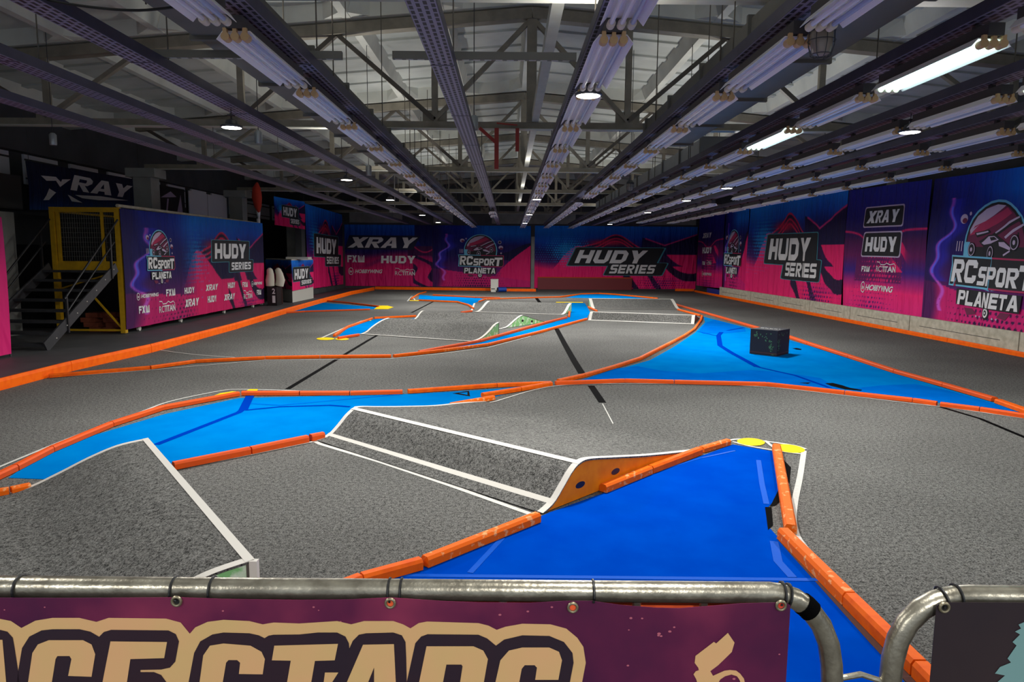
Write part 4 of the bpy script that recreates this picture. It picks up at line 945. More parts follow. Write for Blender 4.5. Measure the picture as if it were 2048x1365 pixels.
# big table-top jump in the middle
RA, RB = G(1085, 1030), G(640, 879); fR = G(1400, 903) - RA; fL = G(985, 800) - RB
bj = ramp('jump_ramp', 'big carpeted jump with orange side panel and white edge tapes', RA, fR, [(0, 0), (.121, .046), (.228, .138), (.321, .222), (.406, .266), (.525, .272), (.842, .217), (1.34, .129), (1.956, .036), (2.183, .004)],
     RB, fL, [(-.06, 0), (.084, .022), (.184, .086), (.292, .177), (.383, .228), (.463, .236), (.80, .18), (1.45, .085), (1.85, .05), (2.3, .004)], side_a='panel_orange', side_b='panel_orange', lines=(1.0, 4.0), tape_w=.045)
t = bj[0]; wv = bj[7]
for d, z in ((.42, .10), (.86, .10)):
    p = bj[3] + bj[5] * d + np.array([0, 0, z]); m = MB()
    m.slab([p + bj[5] * .055 * math.cos(a) + np.array([0, 0, 1]) * .024 * math.sin(a) + wv * .003 for a in np.linspace(0, 2 * math.pi, 20, endpoint=False)], wv * .008); link('hand_hole', m, M['black'], t)
tape([(618, 878), (640, 889), (760, 925), (900, 972), (1060, 1029)], .045, 'white tape line laid across the carpet just before the big jump', z=.002)
# kicker ramp beside the barrier
cn, cf = G(500, 1123, .27), G(290, 878, .27); fk = np.array([-(cf - cn)[1], (cf - cn)[0], 0]); fk = -unit(fk)
Lk = 1.02
pk = [(0, 0), (.22, .018), (.42, .09), (.62, .175), (.82, .240), (1.02, .262)]
kr = ramp('kicker_ramp', 'wide carpeted kicker ramp with white edges, close to the barrier', cn[:2] - fk[:2] * Lk, fk, pk, cf[:2] - fk[:2] * Lk, fk, pk, m='carpet', side_a='green_panel', side_b='truss_dark', lines=(4.93,), back=True, tape_w=.045)
m = MB(); e = cn + fk * .012; m.box((e[0] - .012, e[1] - .016, .008), (e[0] + .026, e[1] + .016, .272)); link('corner_post', m, M['white_edge'], kr[0])
# roller ramps with green sides
a, b = G(945, 684), G(1000, 672); f1 = (b - a); f1[2] = 0; c = G(720, 669)
prof1 = [(0, 0), (.316, .018), (.55, .07), (.78, .155), (.98, .245), (1.18, .290)]
ramp('roller_ramp', 'carpeted roller ramp with green side, first of the pair', a, f1, prof1, c, f1, [(0, 0), (.2, .03), (.40, .12), (.62, .195), (.82, .245), (1.03, .275)], side_a='green_panel', side_b='truss_dark', lines=(0.0,), back=True, tape_w=.06)
a2 = G(1012, 660); f2 = G(1090, 648) - a2
w1 = unit((c - a)[:2]); a2[:2] += w1 * .18; b2 = a2[:2] + w1 * 2.9
prof2 = [(0, 0), (.36, .022), (.70, .155), (.94, .238), (1.12, .250), (1.55, .150), (2.1, .03), (2.5, .004)]
r2 = ramp('roller_ramp', 'carpeted roller ramp with green side, second of the pair, dark face', a2, f2, prof2, b2, f2, [(0, 0), (.50, .015), (.74, .09), (.90, .215), (1.06, .252), (1.5, .150), (2.1, .03), (2.5, .004)], m='carpet', side_a='green_panel', side_b='truss_dark', lines=())
for d, z in ((1.05, .12), (1.5, .07)):
    p = r2[3] + r2[5] * d + np.array([0, 0, z]); m = MB()
    m.slab([p + r2[5] * .05 * math.cos(q) + np.array([0, 0, 1]) * .03 * math.sin(q) + r2[7] * .003 for q in np.linspace(0, 2 * math.pi, 16, endpoint=False)], r2[7] * .008); link('hand_hole', m, M['black'], r2[0])
# middle ramp behind them
a3, b3 = G(1126, 630.3), G(950, 624.5); w3 = (a3 - b3)[:2]; f3 = np.array([-w3[1], w3[0], 0])
prof3 = [(0, 0), (.3, .02), (.6, .10), (.95, .22), (1.2, .262)]
ramp('kicker_ramp', 'carpeted kicker ramp behind the green-sided rollers', a3, f3, prof3, b3, f3, prof3, side_a='green_panel', lines=(0.0,), back=True, tape_w=.10, edge=.08)
# pair of ramps in front of the thin blue arch
a4, b4 = G(1388, 649), G(1176, 641); w4 = (a4 - b4)[:2]; f4 = np.array([-w4[1], w4[0], 0])
prof4 = [(0, 0), (.06, .03), (.20, .175), (.30, .202), (.50, .19), (1.4, .06), (2.0, .004)]
ramp('low_ramp', 'low carpeted ramp with dark near face outlined in white tape', a4, f4, prof4, b4, f4, prof4, side_a='truss_dark', lines=(0.25, 3.0), tape_w=.09, edge=.08)
ramp('kicker_ramp', 'wide carpeted kicker ramp behind the low white-outlined ramp', (5.72, 23.2), (0, 1, 0), [(0, 0), (.3, .02), (.6, .10), (.9, .20), (1.15, .262)], (2.78, 23.2), (0, 1, 0), [(0, 0), (.3, .02), (.6, .10), (.9, .20), (1.15, .262)], lines=(0.0, 4.0), back=True, tape_w=.04, edge=.10, side_b='green_panel')

# ------------------------------------------------------------------ black cube with printed leaves
bx = [G(1499, 708)[:2], G(1553, 714)[:2], G(1577, 708)[:2]]; h = .46
bx = [np.array(p) for p in bx]; b4_ = bx[0] + bx[2] - bx[1]
m = MB(); m.prism([tuple(p) for p in bx] + [tuple(b4_)], .0038, h); cu = tag(link('cube_stool', m, M['cube_black']), 'black cloth cube with green leaf print standing on the wide blue mat', 'cube stool')
m = MB(); r2g = np.random.default_rng(3)
for (p, q, nrm), cl in (((bx[0], bx[1], None), [(.80, .30, .10, .28, 22), (.50, .72, .3, .10, 10), (.22, .78, .12, .10, 8)]), ((bx[1], bx[2], None), [(.15, .45, .14, .3, 16), (.5, .85, .3, .06, 6)])):
    d = q - p; L = np.linalg.norm(d); d /= L; nn = np.array([d[1], -d[0]])
    for u, v, su, sv, k in cl:
        for _ in range(k):
            uu, vv = np.clip(u + r2g.normal() * su * .5, .04, .96) * L, np.clip(v + r2g.normal() * sv * .6, .08, .95) * h; s = r2g.uniform(.008, .018); a = r2g.uniform(0, 6.28)
            P = [(uu + s * x * math.cos(a) - s * y * math.sin(a), vv + s * x * math.sin(a) + s * y * math.cos(a)) for x, y in ((-1.3, 0), (-.4, .7), (.6, .6), (1.4, 0), (.5, -.6), (-.4, -.7))]
            m.add([(*(p + d * x + nn * .002), y) for x, y in P], [tuple(range(6))])
link('leaf_print', m, M['leaf_print'], cu, fix=False)
m = MB()
for (p, q) in ((bx[0], bx[1]), (bx[1], bx[2])):
    d = q - p; nn = unit(np.array([d[1], -d[0]])) * .0025
    m.add([(*(p + nn), .035), (*(q + nn), .035), (*(q + nn), .055), (*(p + nn), .055)], [(0, 1, 2, 3)])
link('hem_band', m, M['brown_wood'], cu, fix=False)
m = MB(); ctr = (bx[0] + bx[2]) / 2; d = unit(bx[1] - bx[0]); q2 = unit(bx[2] - bx[1])
V, F = text_shape('wwwwwwww', .02)
m.add([(*(ctr + d * (x - .5) * .34 + q2 * (yy - .5) * .05), h + .002) for x, yy in V], F) if False else None
for k in range(9):
    c0 = ctr + d * (-.17 + .042 * k) + q2 * (.01 * (-1) ** k); m.add([(*(c0 + d * .014 * math.cos(t_) + q2 * .03 * math.sin(t_)), h + .002) for t_ in np.linspace(0, 6.28, 7)[:-1]], [tuple(range(6))])
link('print_specks', m, M['white_tape'], cu, fix=False)

# ================================================================== printed cloth walls
class Cloth:
    def __init__(s, label, P0, P1, z0, z1, art, **k):
        s.o, s.fn, s.asp = banner('printed_banner', label, P0, P1, z0, z1, art, **k)
        s.P0, s.P1 = np.array(P0[:2], float), np.array(P1[:2], float); s.L = np.linalg.norm(s.P1 - s.P0)
        s.z0 = z0 if hasattr(z0, '__len__') else (z0, z0); s.z1 = z1 if hasattr(z1, '__len__') else (z1, z1)
    def uv(s, px, py):
        p = VP(s.P0, s.P1, px, py); u = (p[:2] - s.P0) @ (s.P1 - s.P0) / s.L ** 2
        a = s.z0[0] + (s.z0[1] - s.z0[0]) * u; b = s.z1[0] + (s.z1[1] - s.z1[0]) * u; return u, (p[2] - a) / (b - a)
    def box(s, x0, y0, x1, y1):
        a, b = s.uv(x0, (y0 + y1) / 2), s.uv(x1, (y0 + y1) / 2); m = (x0 + x1) / 2; t, c = s.uv(m, y0), s.uv(m, y1); return (a[0], c[1], b[0], t[1])
    def sponsors(s, items, eps=.008):
        m = MB()
        for k, *b in items: sponsor(m, k, s.box(*b), s.fn, eps)
        link('lettering', m, M['white'], s.o, fix=False)
YW = 36.42
xb = lambda px: VP((0, YW), (1, YW), px, 520)[0]
zb_, zt_ = VP((0, YW), (1, YW), 780, 575)[2], VP((0, YW), (1, YW), 780, 450)[2]
c1 = Cloth('sponsor banner with a big XRAY line on the far wall', (xb(688), YW), (xb(865), YW), .10, zt_, art_xray, amp=.012, folds=6, seed=1, group='printed banners')
pl = MB(); b = c1.box(695, 475, 836, 496); put_poly(pl, [(b[0] - .03, b[1] - .03), (b[2] - .06, b[1] - .03), (b[2] + .03, b[3] + .03), (b[0] + .02, b[3] + .03)], c1.fn, 0, .004); link('logo_plate', pl, M['navy_print'], c1.o, fix=False)
c1.sponsors([('XRAY', 695, 475, 836, 496), ('FX', 695, 511, 729, 525), ('HUDY', 762, 512, 831, 527), ('HOBBYWING', 697, 537, 765, 549), ('RCTITAN', 790, 537, 830, 551)])
c2 = Cloth('club logo banner with planet and buggy on the far wall', (xb(865.5), YW), (xb(1061), YW), .10, zt_, art_rc, amp=.012, folds=5, seed=2, group='printed banners')
u, v = c2.uv(962, 517.4); rc_emblem(c2.o, c2.fn, u, v, c2.uv(1007.7, 520)[0] - c2.uv(916.4, 520)[0], c2.asp)
c3 = Cloth('wide dark HUDY SERIES banner on the far wall behind the maroon pad', (xb(1069), YW), (xb(1393), YW), .06, zt_ + .02, art_hudy, amp=.014, folds=7, seed=3, group='printed banners')
hudy_series(c3.o, c3.fn, c3.box(1149, 501, 1296, 527), c3.box(1218, 530, 1312, 547.5), .35)
m = MB(); x0 = xb(1061.5); m.prism([(x0 + .02, YW - .03), (x0 + .19, YW - .03), (x0 + .19, YW + .03), (x0 + .02, YW + .03)], .0, 2.7); tag(link('wall_post', m, M['concrete']), 'pale upright post showing between two banners of the far wall', 'post')
XW = 9.55
def yr(px): return VP((XW, 0), (XW, 1), px, 520)[1]
def zr(px, py): return VP((XW, 0), (XW, 1), px, py)[2]
c4 = Cloth('dark sponsor column banner in the far corner of the cloth wall', (XW, yr(1397)), (XW, yr(1448)), (.30, .34), (zr(1397, 437), zr(1448, 427)), art_mid, amp=.03, folds=3, seed=4, group='printed banners')
c4.sponsors([('XRAY', 1406, 466, 1424, 476), ('HUDY', 1406, 495, 1424, 507), ('FX', 1406, 523, 1412, 530), ('RCTITAN', 1415, 521, 1424, 530), ('HOBBYWING', 1405, 544, 1425, 553)])
c5 = Cloth('narrow folded club logo banner near the far end of the cloth wall', (XW, yr(1449)), (XW, yr(1496)), (.36, .30), (zr(1449, 428), zr(1496, 413)), art_rc, amp=.03, folds=3, seed=5, group='printed banners')
u, v = c5.uv(1467, 514); rc_emblem(c5.o, c5.fn, u, v, c5.uv(1484, 514)[0] - c5.uv(1451, 514)[0], c5.asp)
c6 = Cloth('bright HUDY SERIES banner on the long cloth wall', (XW, yr(1497)), (XW, yr(1691)), (zr(1497, 587), zr(1691, 621)), (zr(1497, 412), zr(1691, 383)), art_hudy, amp=.045, folds=7, seed=6, step=.021, group='printed banners', sagb=.04)
hudy_series(c6.o, c6.fn, c6.box(1541, 476, 1624, 520), c6.box(1572, 525, 1634, 553), .12, e=1.3)
c7 = Cloth('sponsor banner with stacked logos on the long cloth wall', (XW, yr(1692)), (XW, yr(1857)), (zr(1692, 620), zr(1857, 647)), (zr(1692, 383), zr(1857, 361)), art_mid, amp=.045, folds=4, seed=7, group='printed banners', sagb=-.03, step=.022)
pl = MB()
for bb in ((1736, 421, 1805, 446), (1733, 473, 1797, 507)):
    b = c7.box(*bb)
    for k, mi, e_ in ((.035, 1, .004), (.025, 0, .007)): put_poly(pl, rrect(b[0] - k, b[1] - k, b[2] + k, b[3] + k, .02, .1, 1), c7.fn, mi, e_)
link('logo_plate', pl, [M['plate_black'], M['lilac']], c7.o, fix=False)
c7.sponsors([('XRAY', 1737, 421, 1804, 446), ('HUDY', 1735, 475, 1795, 505), ('FX', 1729, 534, 1744, 545), ('RCTITAN', 1754, 526, 1793, 546), ('HOBBYWING', 1727, 569, 1788, 588)], .012)
c8 = Cloth('large club logo banner with planet and buggy on the cloth wall beside the barriers', (XW, yr(1859)), (XW, yr(2260)), (zr(1859, 645), zr(1859, 645) - .06), (zr(1859, 361), zr(2048, 340)), art_rc, amp=.045, folds=4, seed=8, group='printed banners', sagb=.05, step=.022)
u, v = c8.uv(1990, 532); ul = c8.uv(1911, 532)[0]; rc_emblem(c8.o, c8.fn, u, v, 2 * (u - ul), c8.asp, e=1.3)
# cream skirting boards under the cloth wall
ys = [yr(p) for p in (1450, 1515, 1572, 1637, 1721, 1845)] + [12.7, 9.8]
for i in range(len(ys) - 1):
    m = MB(); m.box((9.36, ys[i + 1] + .015, .001), (9.42, ys[i] - .015, .42)); o = link('skirting_board', m, M['cream_board'])
    tag(o, 'cream painted skirting board under the cloth wall, %s counted from the far corner' % ORD[i], 'skirting board', 'cream skirting boards')
    m = MB(); m.box((9.357, ys[i + 1] + .5, .21), (9.3595, ys[i] - .4, .222)); link('slot', m, M['housing'], o)
m = MB(); m.box((9.5, 30.4, .01), (9.6, 33.6, .26)); tag(link('blue_pad', m, M['blue_plastic']), 'dark blue pad on the floor in the far corner of the cloth wall', 'pad')
m = MB(); a, b = xb(1076), xb(1264); m.box((a, YW - .17, .001), (b, YW - .08, .64)); o = tag(link('maroon_pad', m, M['maroon']), 'long maroon crash pad standing against the far wall', 'crash pad')
m = MB(); m.box((a - .01, YW - .175, .60), (b + .01, YW - .1705, .645)); link('pad_binding', m, M['redorange'], o)
# white carton with blue roll at the far wall
p = G(991, 583); m = MB(); m.box((p[0] - .22, p[1] - .5, .03), (p[0] + .14, p[1], .58)); o = tag(link('white_carton', m, M['carton']), 'off-white carton standing on the far edge of the track', 'carton')
m = MB(); m.box((p[0] - .225, p[1] - .505, .57), (p[0] + .145, p[1] + .005, .60)); link('lid', m, M['carton'], o)
m = MB(); m.box((p[0] - .2, p[1] - .502, .12), (p[0] - .02, p[1] - .5005, .16)); link('print_band', m, M['black'], o)
m = MB(); m.box((p[0] - .2, p[1] - .72, .001), (p[0] + .03, p[1] - .52, .10)); tag(link('white_block', m, M['carton']), 'small white block lying in front of the off-white carton', 'block')
m = MB(); m.tube([(p[0] + .12, p[1] - .80, .12), (p[0] + .5, p[1] - .62, .12)], .115, 18); o = tag(link('blue_roll', m, M['blue_plastic'], smooth=True), 'blue roll lying beside the off-white carton', 'roll')
m = MB(); m.tube([(p[0] + .112, p[1] - .804, .12), (p[0] + .12, p[1] - .80, .12)], .085, 18); link('roll_core', m, M['black'], o)

# stairs side: long cloth on the driver stand, far side cloth, hanging cloths
XS = -8.2
ysd = lambda px, py: VP((XS, 0), (XS, 1), px, py)
y0, y1 = ysd(246, 560)[1], ysd(527, 560)[1]
c9 = Cloth('long sponsor banner covering the yellow driver stand', (XS, y0), (XS, y1), (.10, .09), (2.66, ysd(525, 447)[2]), art_rc, amp=.02, folds=6, seed=9, group='printed banners', sagb=-.02)
def art_stand(u, v, a):
    w = np.clip((u - .30) / .12, 0, 1)[..., None]; return art_rc(u * 1.15, v, a / 2) * (1 - w) + art_hudy((u - .22) / .78, .08 + .92 * v, a * .78) * w
im = None
def repaint(c, art):
    o = c.o; n = len(o.data.vertices) // 2; H = (c.z1[0] - c.z0[0]); nu = max(8, int(c.L / .03)); nv = n // (nu + 1) - 1
    U, V = np.meshgrid(np.linspace(0, 1, nu + 1), np.linspace(0, 1, nv + 1)); r = lin(art(U, V, c.asp)).reshape(-1, 3)
    q = np.concatenate([r, np.ones((len(r), 1))], 1); o.data.color_attributes['art'].data.foreach_set('color', np.concatenate([q, q]).astype(np.float32).ravel())
repaint(c9, art_stand)
u, v = c9.uv(320, 521); rc_emblem(c9.o, c9.fn, u, v, c9.uv(349, 521)[0] - c9.uv(292, 521)[0], c9.asp)
hudy_series(c9.o, c9.fn, c9.box(428, 488, 490, 518), c9.box(461, 525, 500, 540), .06)
c9.sponsors([('HOBBYWING', 271, 586, 313, 598), ('FX', 330, 579, 348, 593), ('HUDY', 365, 576, 387, 588), ('XRAY', 408, 570, 436, 582), ('HUDY', 454, 566, 470, 577), ('FX', 484, 565, 493, 575), ('HOBBYWING', 502, 563, 522, 572),
             ('FX', 276, 612, 295, 627), ('RCTITAN', 314, 602, 347, 625), ('XRAY', 365, 599, 397, 614), ('HUDY', 412, 593, 432, 606), ('XRAY', 445, 589, 470, 601), ('RCTITAN', 486, 581, 504, 598), ('FX', 513, 580, 520, 590)], .010)
XF = -8.42
q0, q1 = VP((XF, 0), (XF, 1), 612, 500), VP((XF, 0), (XF, 1), 684, 500)
c10 = Cloth('tall HUDY SERIES banner on the side wall behind the judges booth', (XF, q0[1]), (XF, q1[1]), (VP((XF, 0), (XF, 1), 612, 579)[2], .22), (VP((XF, 0), (XF, 1), 612, 408)[2], VP((XF, 0), (XF, 1), 684, 430)[2]), art_hudy, amp=.03, folds=6, seed=10, group='printed banners')
m = MB(); m.box((-8.7, 28.8, 0), (-8.45, 36.3, 3.6)); struct('wall_side', m, M['wall_dark'])
hudy_series(c10.o, c10.fn, c10.box(631, 477, 671, 508), c10.box(652, 514, 677, 528), .06, e=1.3)
qa, qb = np.array([-9.6, 27.6]), np.array([-8.5, 28.6])
zz = lambda px, py: VP(qa, qb, px, py)[2]
pa, pb = VP(qa, qb, 548, 420)[:2], VP(qa, qb, 609, 420)[:2]
c11 = Cloth('small HUDY SERIES cloth hanging high above the judges booth', pa, pb, (zz(548, 450), zz(609, 459)), (zz(548, 393), zz(609, 404)), art_hudy, amp=.02, folds=3, seed=11, group='printed banners', step=.02)
for u in (.03, .97):
    a_, m = c11.fn(u, 1), MB(); m.tube([a_, [a_[0], a_[1], zs(a_[0]) + .283]], .006, 6); link('cord', m, M['dark_steel'], c11.o)
hudy_series(c11.o, c11.fn, c11.box(566, 416, 593, 433), c11.box(581, 439, 598, 448), .06)
# far XRAY cloth high on the stairs side
XD = -10.5
pd = lambda px, py: VP((XD, 0), (XD, 1), px, py)
def art_dark(u, v, a): return stops(v, [(0, (10, 52, 110)), (.3, (8, 26, 70)), (1, (8, 12, 44))])
c12 = Cloth('dark blue XRAY cloth hanging high above the steel stairs', (XD, pd(52, 360)[1]), (XD, pd(279, 360)[1]), (pd(60, 420)[2], pd(279, 415)[2] - .1), (pd(52, 322)[2], pd(279, 361)[2]), art_dark, amp=.03, folds=3, seed=12, group='printed banners')
m = MB(); F12 = lambda pts: put_poly(m, [c12.uv(0 + x / 3.593, 320 + y / 3.593) for x, y in pts], c12.fn, 0, .01)
for pts in ([(278, 112), (395, 122), (430, 160), (440, 140), (500, 140), (460, 168), (420, 195), (395, 150), (325, 150)], [(345, 205), (390, 235), (340, 288), (295, 290), (320, 255)], [(470, 250), (490, 258), (545, 290), (580, 308), (500, 298)],
            [(525, 252), (720, 262), (915, 292), (700, 290), (580, 275)]): F12(pts)
b = c12.box(137, 361, 262, 389); V, F = block_shape('RAY', .25, .04); put_uv(m, [(b[0] + (b[2] - b[0]) * a, b[1] + (b[3] - b[1]) * q + .09 * (.5 - a) * 1.0) for a, q in V], F, c12.fn, 0, .012)
link('lettering', m, M['white'], c12.o, fix=False)
for u in (.02, .98):
    a_, m = c12.fn(u, 1), MB(); m.tube([a_, [a_[0], a_[1], zs(a_[0]) + .283]], .006, 6); link('cord', m, M['dark_steel'], c12.o)
def art_pink(u, v, a): return stops(v, [(0, (214, 30, 112)), (.6, (196, 26, 104)), (1, (150, 20, 90))])
c13 = Cloth('pink cloth banner edge beside the foot of the steel stairs', (-8.55, 8.4), (-8.3, 11.6), .05, 2.3, art_pink, amp=.02, folds=3, seed=13, group='printed banners')
tb = MB(); tb.tube([(-8.57, 8.4, 0), (-8.57, 8.4, 2.35)], .02, 8); tb.tube([(-8.32, 11.62, .0), (-8.60, 11.45, 2.35)], .015, 8); tb.tube([(-8.57, 8.4, 2.33), (-8.60, 11.45, 2.33)], .015, 8); link('pole', tb, M['dark_steel'], c13.o)

# ------------------------------------------------------------------ driver stand with stairs
SX0, SX1, SY0, SY1, DZ = -9.62, -8.26, 15.0, 23.3, 1.55
st = thing('driver_stand', ((SX0 + SX1) / 2, (SY0 + SY1) / 2, 0), 'yellow steel driver stand on casters behind its sponsor banner', 'platform')
def P_(name, fn_, mt, par=None):
    m = MB(); fn_(m); return link(name, m, M[mt] if isinstance(mt, str) else mt, par or st)
for x, y in ((SX0, SY0), (SX1, SY0), (SX0, SY1), (SX1, SY1), (SX1, 19.2)):
    P_('post', lambda m: m.box((x - .05, y - .05, .12 if y > SY0 else .02), (x + .05, y + .05, 2.68)), 'yellow_steel')
P_('deck_frame', lambda m: (m.box((SX0 + .05, SY0 - .04, DZ - .2), (SX1 - .05, SY0 + .04, DZ)), m.box((SX1 - .04, SY0 + .05, DZ - .15), (SX1 + .04, SY1 - .05, DZ))), 'yellow_steel')
P_('deck', lambda m: (m.box((-8.86, SY0 + .05, DZ - .05), (SX1 - .05, SY1 - .05, DZ)), m.box((SX0 + .05, SY0 + .05, DZ - .05), (-8.87, 17.6, DZ)), m.box((SX0 + .05, 18.4, DZ - .05), (-8.87, SY1 - .05, DZ))), 'dark_steel')
P_('gate_frame', lambda m: (m.box((SX0 + .05, SY0 - .03, 2.58), (SX1 - .05, SY0 + .03, 2.68)), m.box((SX0 + .07, SY0 - .025, DZ), (SX0 + .13, SY0 + .025, 2.58)), m.box((SX1 - .36, SY0 - .02, DZ), (SX1 - .31, SY0 + .02, 2.58))), 'yellow_steel')
def wires(m):
    for x in np.arange(SX0 + .18, SX1 - .1, .05): m.box((x - .003, SY0 + .03, DZ + .01), (x + .003, SY0 + .036, 2.58))
    for z in np.arange(DZ + .1, 2.58, .1): m.box((SX0 + .1, SY0 + .037, z - .003), (SX1 - .06, SY0 + .043, z + .003))
P_('gate_mesh', wires, 'mesh')
def wires2(m):
    for y in np.arange(SY0 + .08, SY0 + .8, .05): m.box((SX1 - .005, y - .003, DZ + .02), (SX1 + .005, y + .003, 2.62))
    for z in np.arange(DZ + .05, 2.62, .06): m.box((SX1 - .006, SY0 + .06, z - .003), (SX1 + .006, SY0 + .8, z + .003))
P_('side_mesh', wires2, 'white_edge')
P_('top_rail', lambda m: m.tube([(SX1, SY0, 2.72), (SX1, SY1, 2.72)], .035, 8), 'cream_board')
P_('back_rail', lambda m: m.tube([(SX0 - .02, SY0, 2.6), (SX0 - .02, SY1, 2.6)], .025, 8), 'yellow_steel')
P_('brace', lambda m: (m.bar((SX1 - .04, SY0, .12), (-9.0, SY0, .95), .04, .03), m.bar((SX0, SY0 + .03, .95), (SX1 - .2, SY0 + .03, 1.3), .04, .03), m.bar((SX0 + .05, SY0, .08), (SX1 - .05, SY0, .08), .05, .04)), 'yellow_steel')
for y in (15.6, 17.6, 20.3, 22.6):
    P_('caster', lambda m: (m.tube([(SX1 - .03, y, .06), (SX1 + .02, y, .06)], .058, 14), m.box((SX1 - .04, y - .03, .06), (SX1 + .03, y + .03, .15))), 'white_edge')
P_('beam', lambda m: m.box((SX1 - .05, SY0 + .3, .15), (SX1 + .0, SY1 - .1, .22)), 'yellow_steel')
# stairs
N = 8; yb, yt = 12.35, 14.76
sr = thing('steel_stairs', (-8.9, yb, 0), 'dark steel open stairs with handrails up to the driver stand', 'stairs')
def S_(name, fn_, mt, par=None):
    m = MB(); fn_(m); return link(name, m, M[mt], par or sr)
for x in (-8.22, -9.60):
    S_('stringer', lambda m: m.bar((x, yb, .055), (x, yt, DZ - .12), .03, .20), 'dark_steel')
for k in range(N):
    z = (k + .6) * DZ / (N + .6); y = yb + (yt - yb) * (k + .5) / N
    S_('tread', lambda m: m.box((-9.58, y - .13, z - .045), (-8.24, y + .13, z)), 'dark_steel')
for x in (-8.2, -9.62):
    S_('handrail', lambda m: (m.tube([(x, 12.95, .88), (x, 14.88, 2.42)], .02, 8), m.tube([(x, 12.98, .62), (x, 14.7, 1.95)], .017, 8)), 'handrail')
    S_('rail_post', lambda m: m.bar((x, 13.0, .25), (x, 13.0, .93), .04), 'handrail'); S_('rail_post', lambda m: m.bar((x, 14.55, 1.2), (x, 14.55, 2.12), .04), 'handrail')
S_('bolt', lambda m: [m.lathe((-8.203, yb + .3 + .33 * k, .18 + .2 * k), [(.012, 0), (.012, .02)], 8) for k in range(7)], 'white_edge'); sr.children[-1]['kind'] = 'stuff'
# timber offcuts stored under the stand
bp = []
for k in range(46):
    row = k // 14; col = k % 14
    bp.append((-9.35 + (col % 2) * .36 + .2 * rng.random() - (row * .04), 15.35 + (col // 2) * .21, .0005 + row * .105, .30 + .08 * rng.random(), .17, .10))
pm = None
for i, (x, y, z, a, b, c) in enumerate(bp):
    if -9.38 < x + a and x < -8.9 and 17.7 < y + b and y < 18.3: continue
    if pm is None:
        m = MB(); m.box((-.16, 0, 0), (.16, .17, .10)); pm = link('timber_offcut', m, M['brick'], loc=(0, 0, 0)); o = pm
    else: o = pm.copy(); COL.objects.link(o)
    o.location = (x + .16, y, z); o.rotation_euler = (0, 0, 0)
    tag(o, 'red-brown timber offcut in the heap stored under the driver stand', 'timber', 'timber offcuts under the stand')
# things on and above the stand
m = MB(); m.box((-8.75, 22.3, 2.0), (-8.35, 23.1, 2.62)); o = tag(link('monitor', m, M['black']), 'black monitor on the far end of the driver stand', 'monitor'); 
m = MB(); m.box((-8.62, 22.6, DZ + .001), (-8.48, 22.8, 2.0)); link('stand', m, M['dark_steel'], o)
m = MB(); m.box((-8.70, 22.296, 2.28), (-8.62, 22.299, 2.31)); link('status_light', m, M['skyblue'], o)
fl = thing('flag_pole', (-8.46, 23.95, 0), 'pole with rolled red and white flags behind the driver stand', 'flag')
m = MB(); m.tube([(-8.46, 23.95, 0), (-8.46, 23.95, 4.1)], .02, 8); link('pole', m, M['white_edge'], fl)
m = MB(); m.tube([(-8.46, 23.95, 4.1), (-8.48, 23.95, 3.9), (-8.49, 23.97, 3.6), (-8.46, 23.95, 3.3), (-8.44, 23.95, 3.1)], [.03, .14, .17, .12, .03], 10); link('red_flag', m, M['red_cloth'], fl, smooth=True)
m = MB(); m.tube([(-8.48, 23.98, 3.35), (-8.46, 23.98, 3.1), (-8.46, 23.98, 2.85)], [.03, .07, .02], 8); link('white_flag', m, M['white'], fl, smooth=True)
m = MB(); m.tube([(-8.46, 23.95, 0), (-8.46, 23.95, 2.9)], [.05, .06], 10); link('white_wrap', m, M['white'], fl)
# cabinets and dark clutter along the stairs-side wall
m = MB(); m.box((-10.9, 14.4, 2.62), (-10.3, 15.1, 3.32)); o = tag(link('loudspeaker', m, M['black']), 'black loudspeaker box hung beside the dark blue cloth', 'loudspeaker'); m = MB(); m.box((-10.85, 14.6, 3.32), (-10.8, 14.65, 4.0)); m.box((-11.298, 14.6, 3.0), (-10.9, 14.68, 3.08)); link('bracket', m, M['dark_steel'], o)
m = MB(); m.lathe((-10.6, 14.3, 2.68), [(.02, 0), (.022, .02), (.01, .03)], 10); 
m2 = MB(); m2.box((-10.62, 14.39, 2.68), (-10.58, 14.399, 2.72)); link('pilot_light', m2, M['led'], o)
m = MB(); m.box((-10.75, 14.2, 0), (-10.3, 14.8, 2.55)); tag(link('concrete_pier', m, M['concrete']), 'short concrete pier beside the steel stairs', 'pier')
m = MB(); m.box((-11.2, 16.0, 0), (-10.2, 16.9, 1.9)); o = tag(link('dark_cabinet', m, M['black']), 'black cabinet against the wall behind the steel stairs', 'cabinet'); m = MB(); m.box((-10.198, 16.05, .1), (-10.19, 16.44, 1.85)); m.box((-10.198, 16.46, .1), (-10.19, 16.85, 1.85)); link('door', m, M['dark_steel'], o)
m = MB(); m.box((XL + .08, 22.6, 2.75), (XL + .10, 24.6, 3.9)); o = tag(link('dark_poster', m, M['black']), 'dark poster with pale streaks on the wall beyond the column', 'poster')
m = MB()
for q in ([(22.9, 3.5), (23.6, 3.75), (24.0, 3.6), (23.5, 3.55)], [(23.2, 3.0), (23.3, 3.0), (23.45, 3.5), (23.35, 3.5)], [(23.9, 2.9), (24.4, 3.1), (24.3, 3.7), (24.1, 3.3)]): m.add([(XL + .102, y, z) for y, z in q], [tuple(range(len(q)))])
link('print', m, M['lilac'], o, fix=False)
for i, (ya, yb_) in enumerate(((24.9, 26.4), (26.45, 28.2))):
    m = MB(); m.box((XL + .08, ya, 2.55), (XL + .11, yb_, 3.9)); tag(link('white_sheet', m, M['window_pane']), 'white sheet hung on the wall above the driver stand, %s of two' % ORD[i], 'sheet', 'white sheets on the wall')
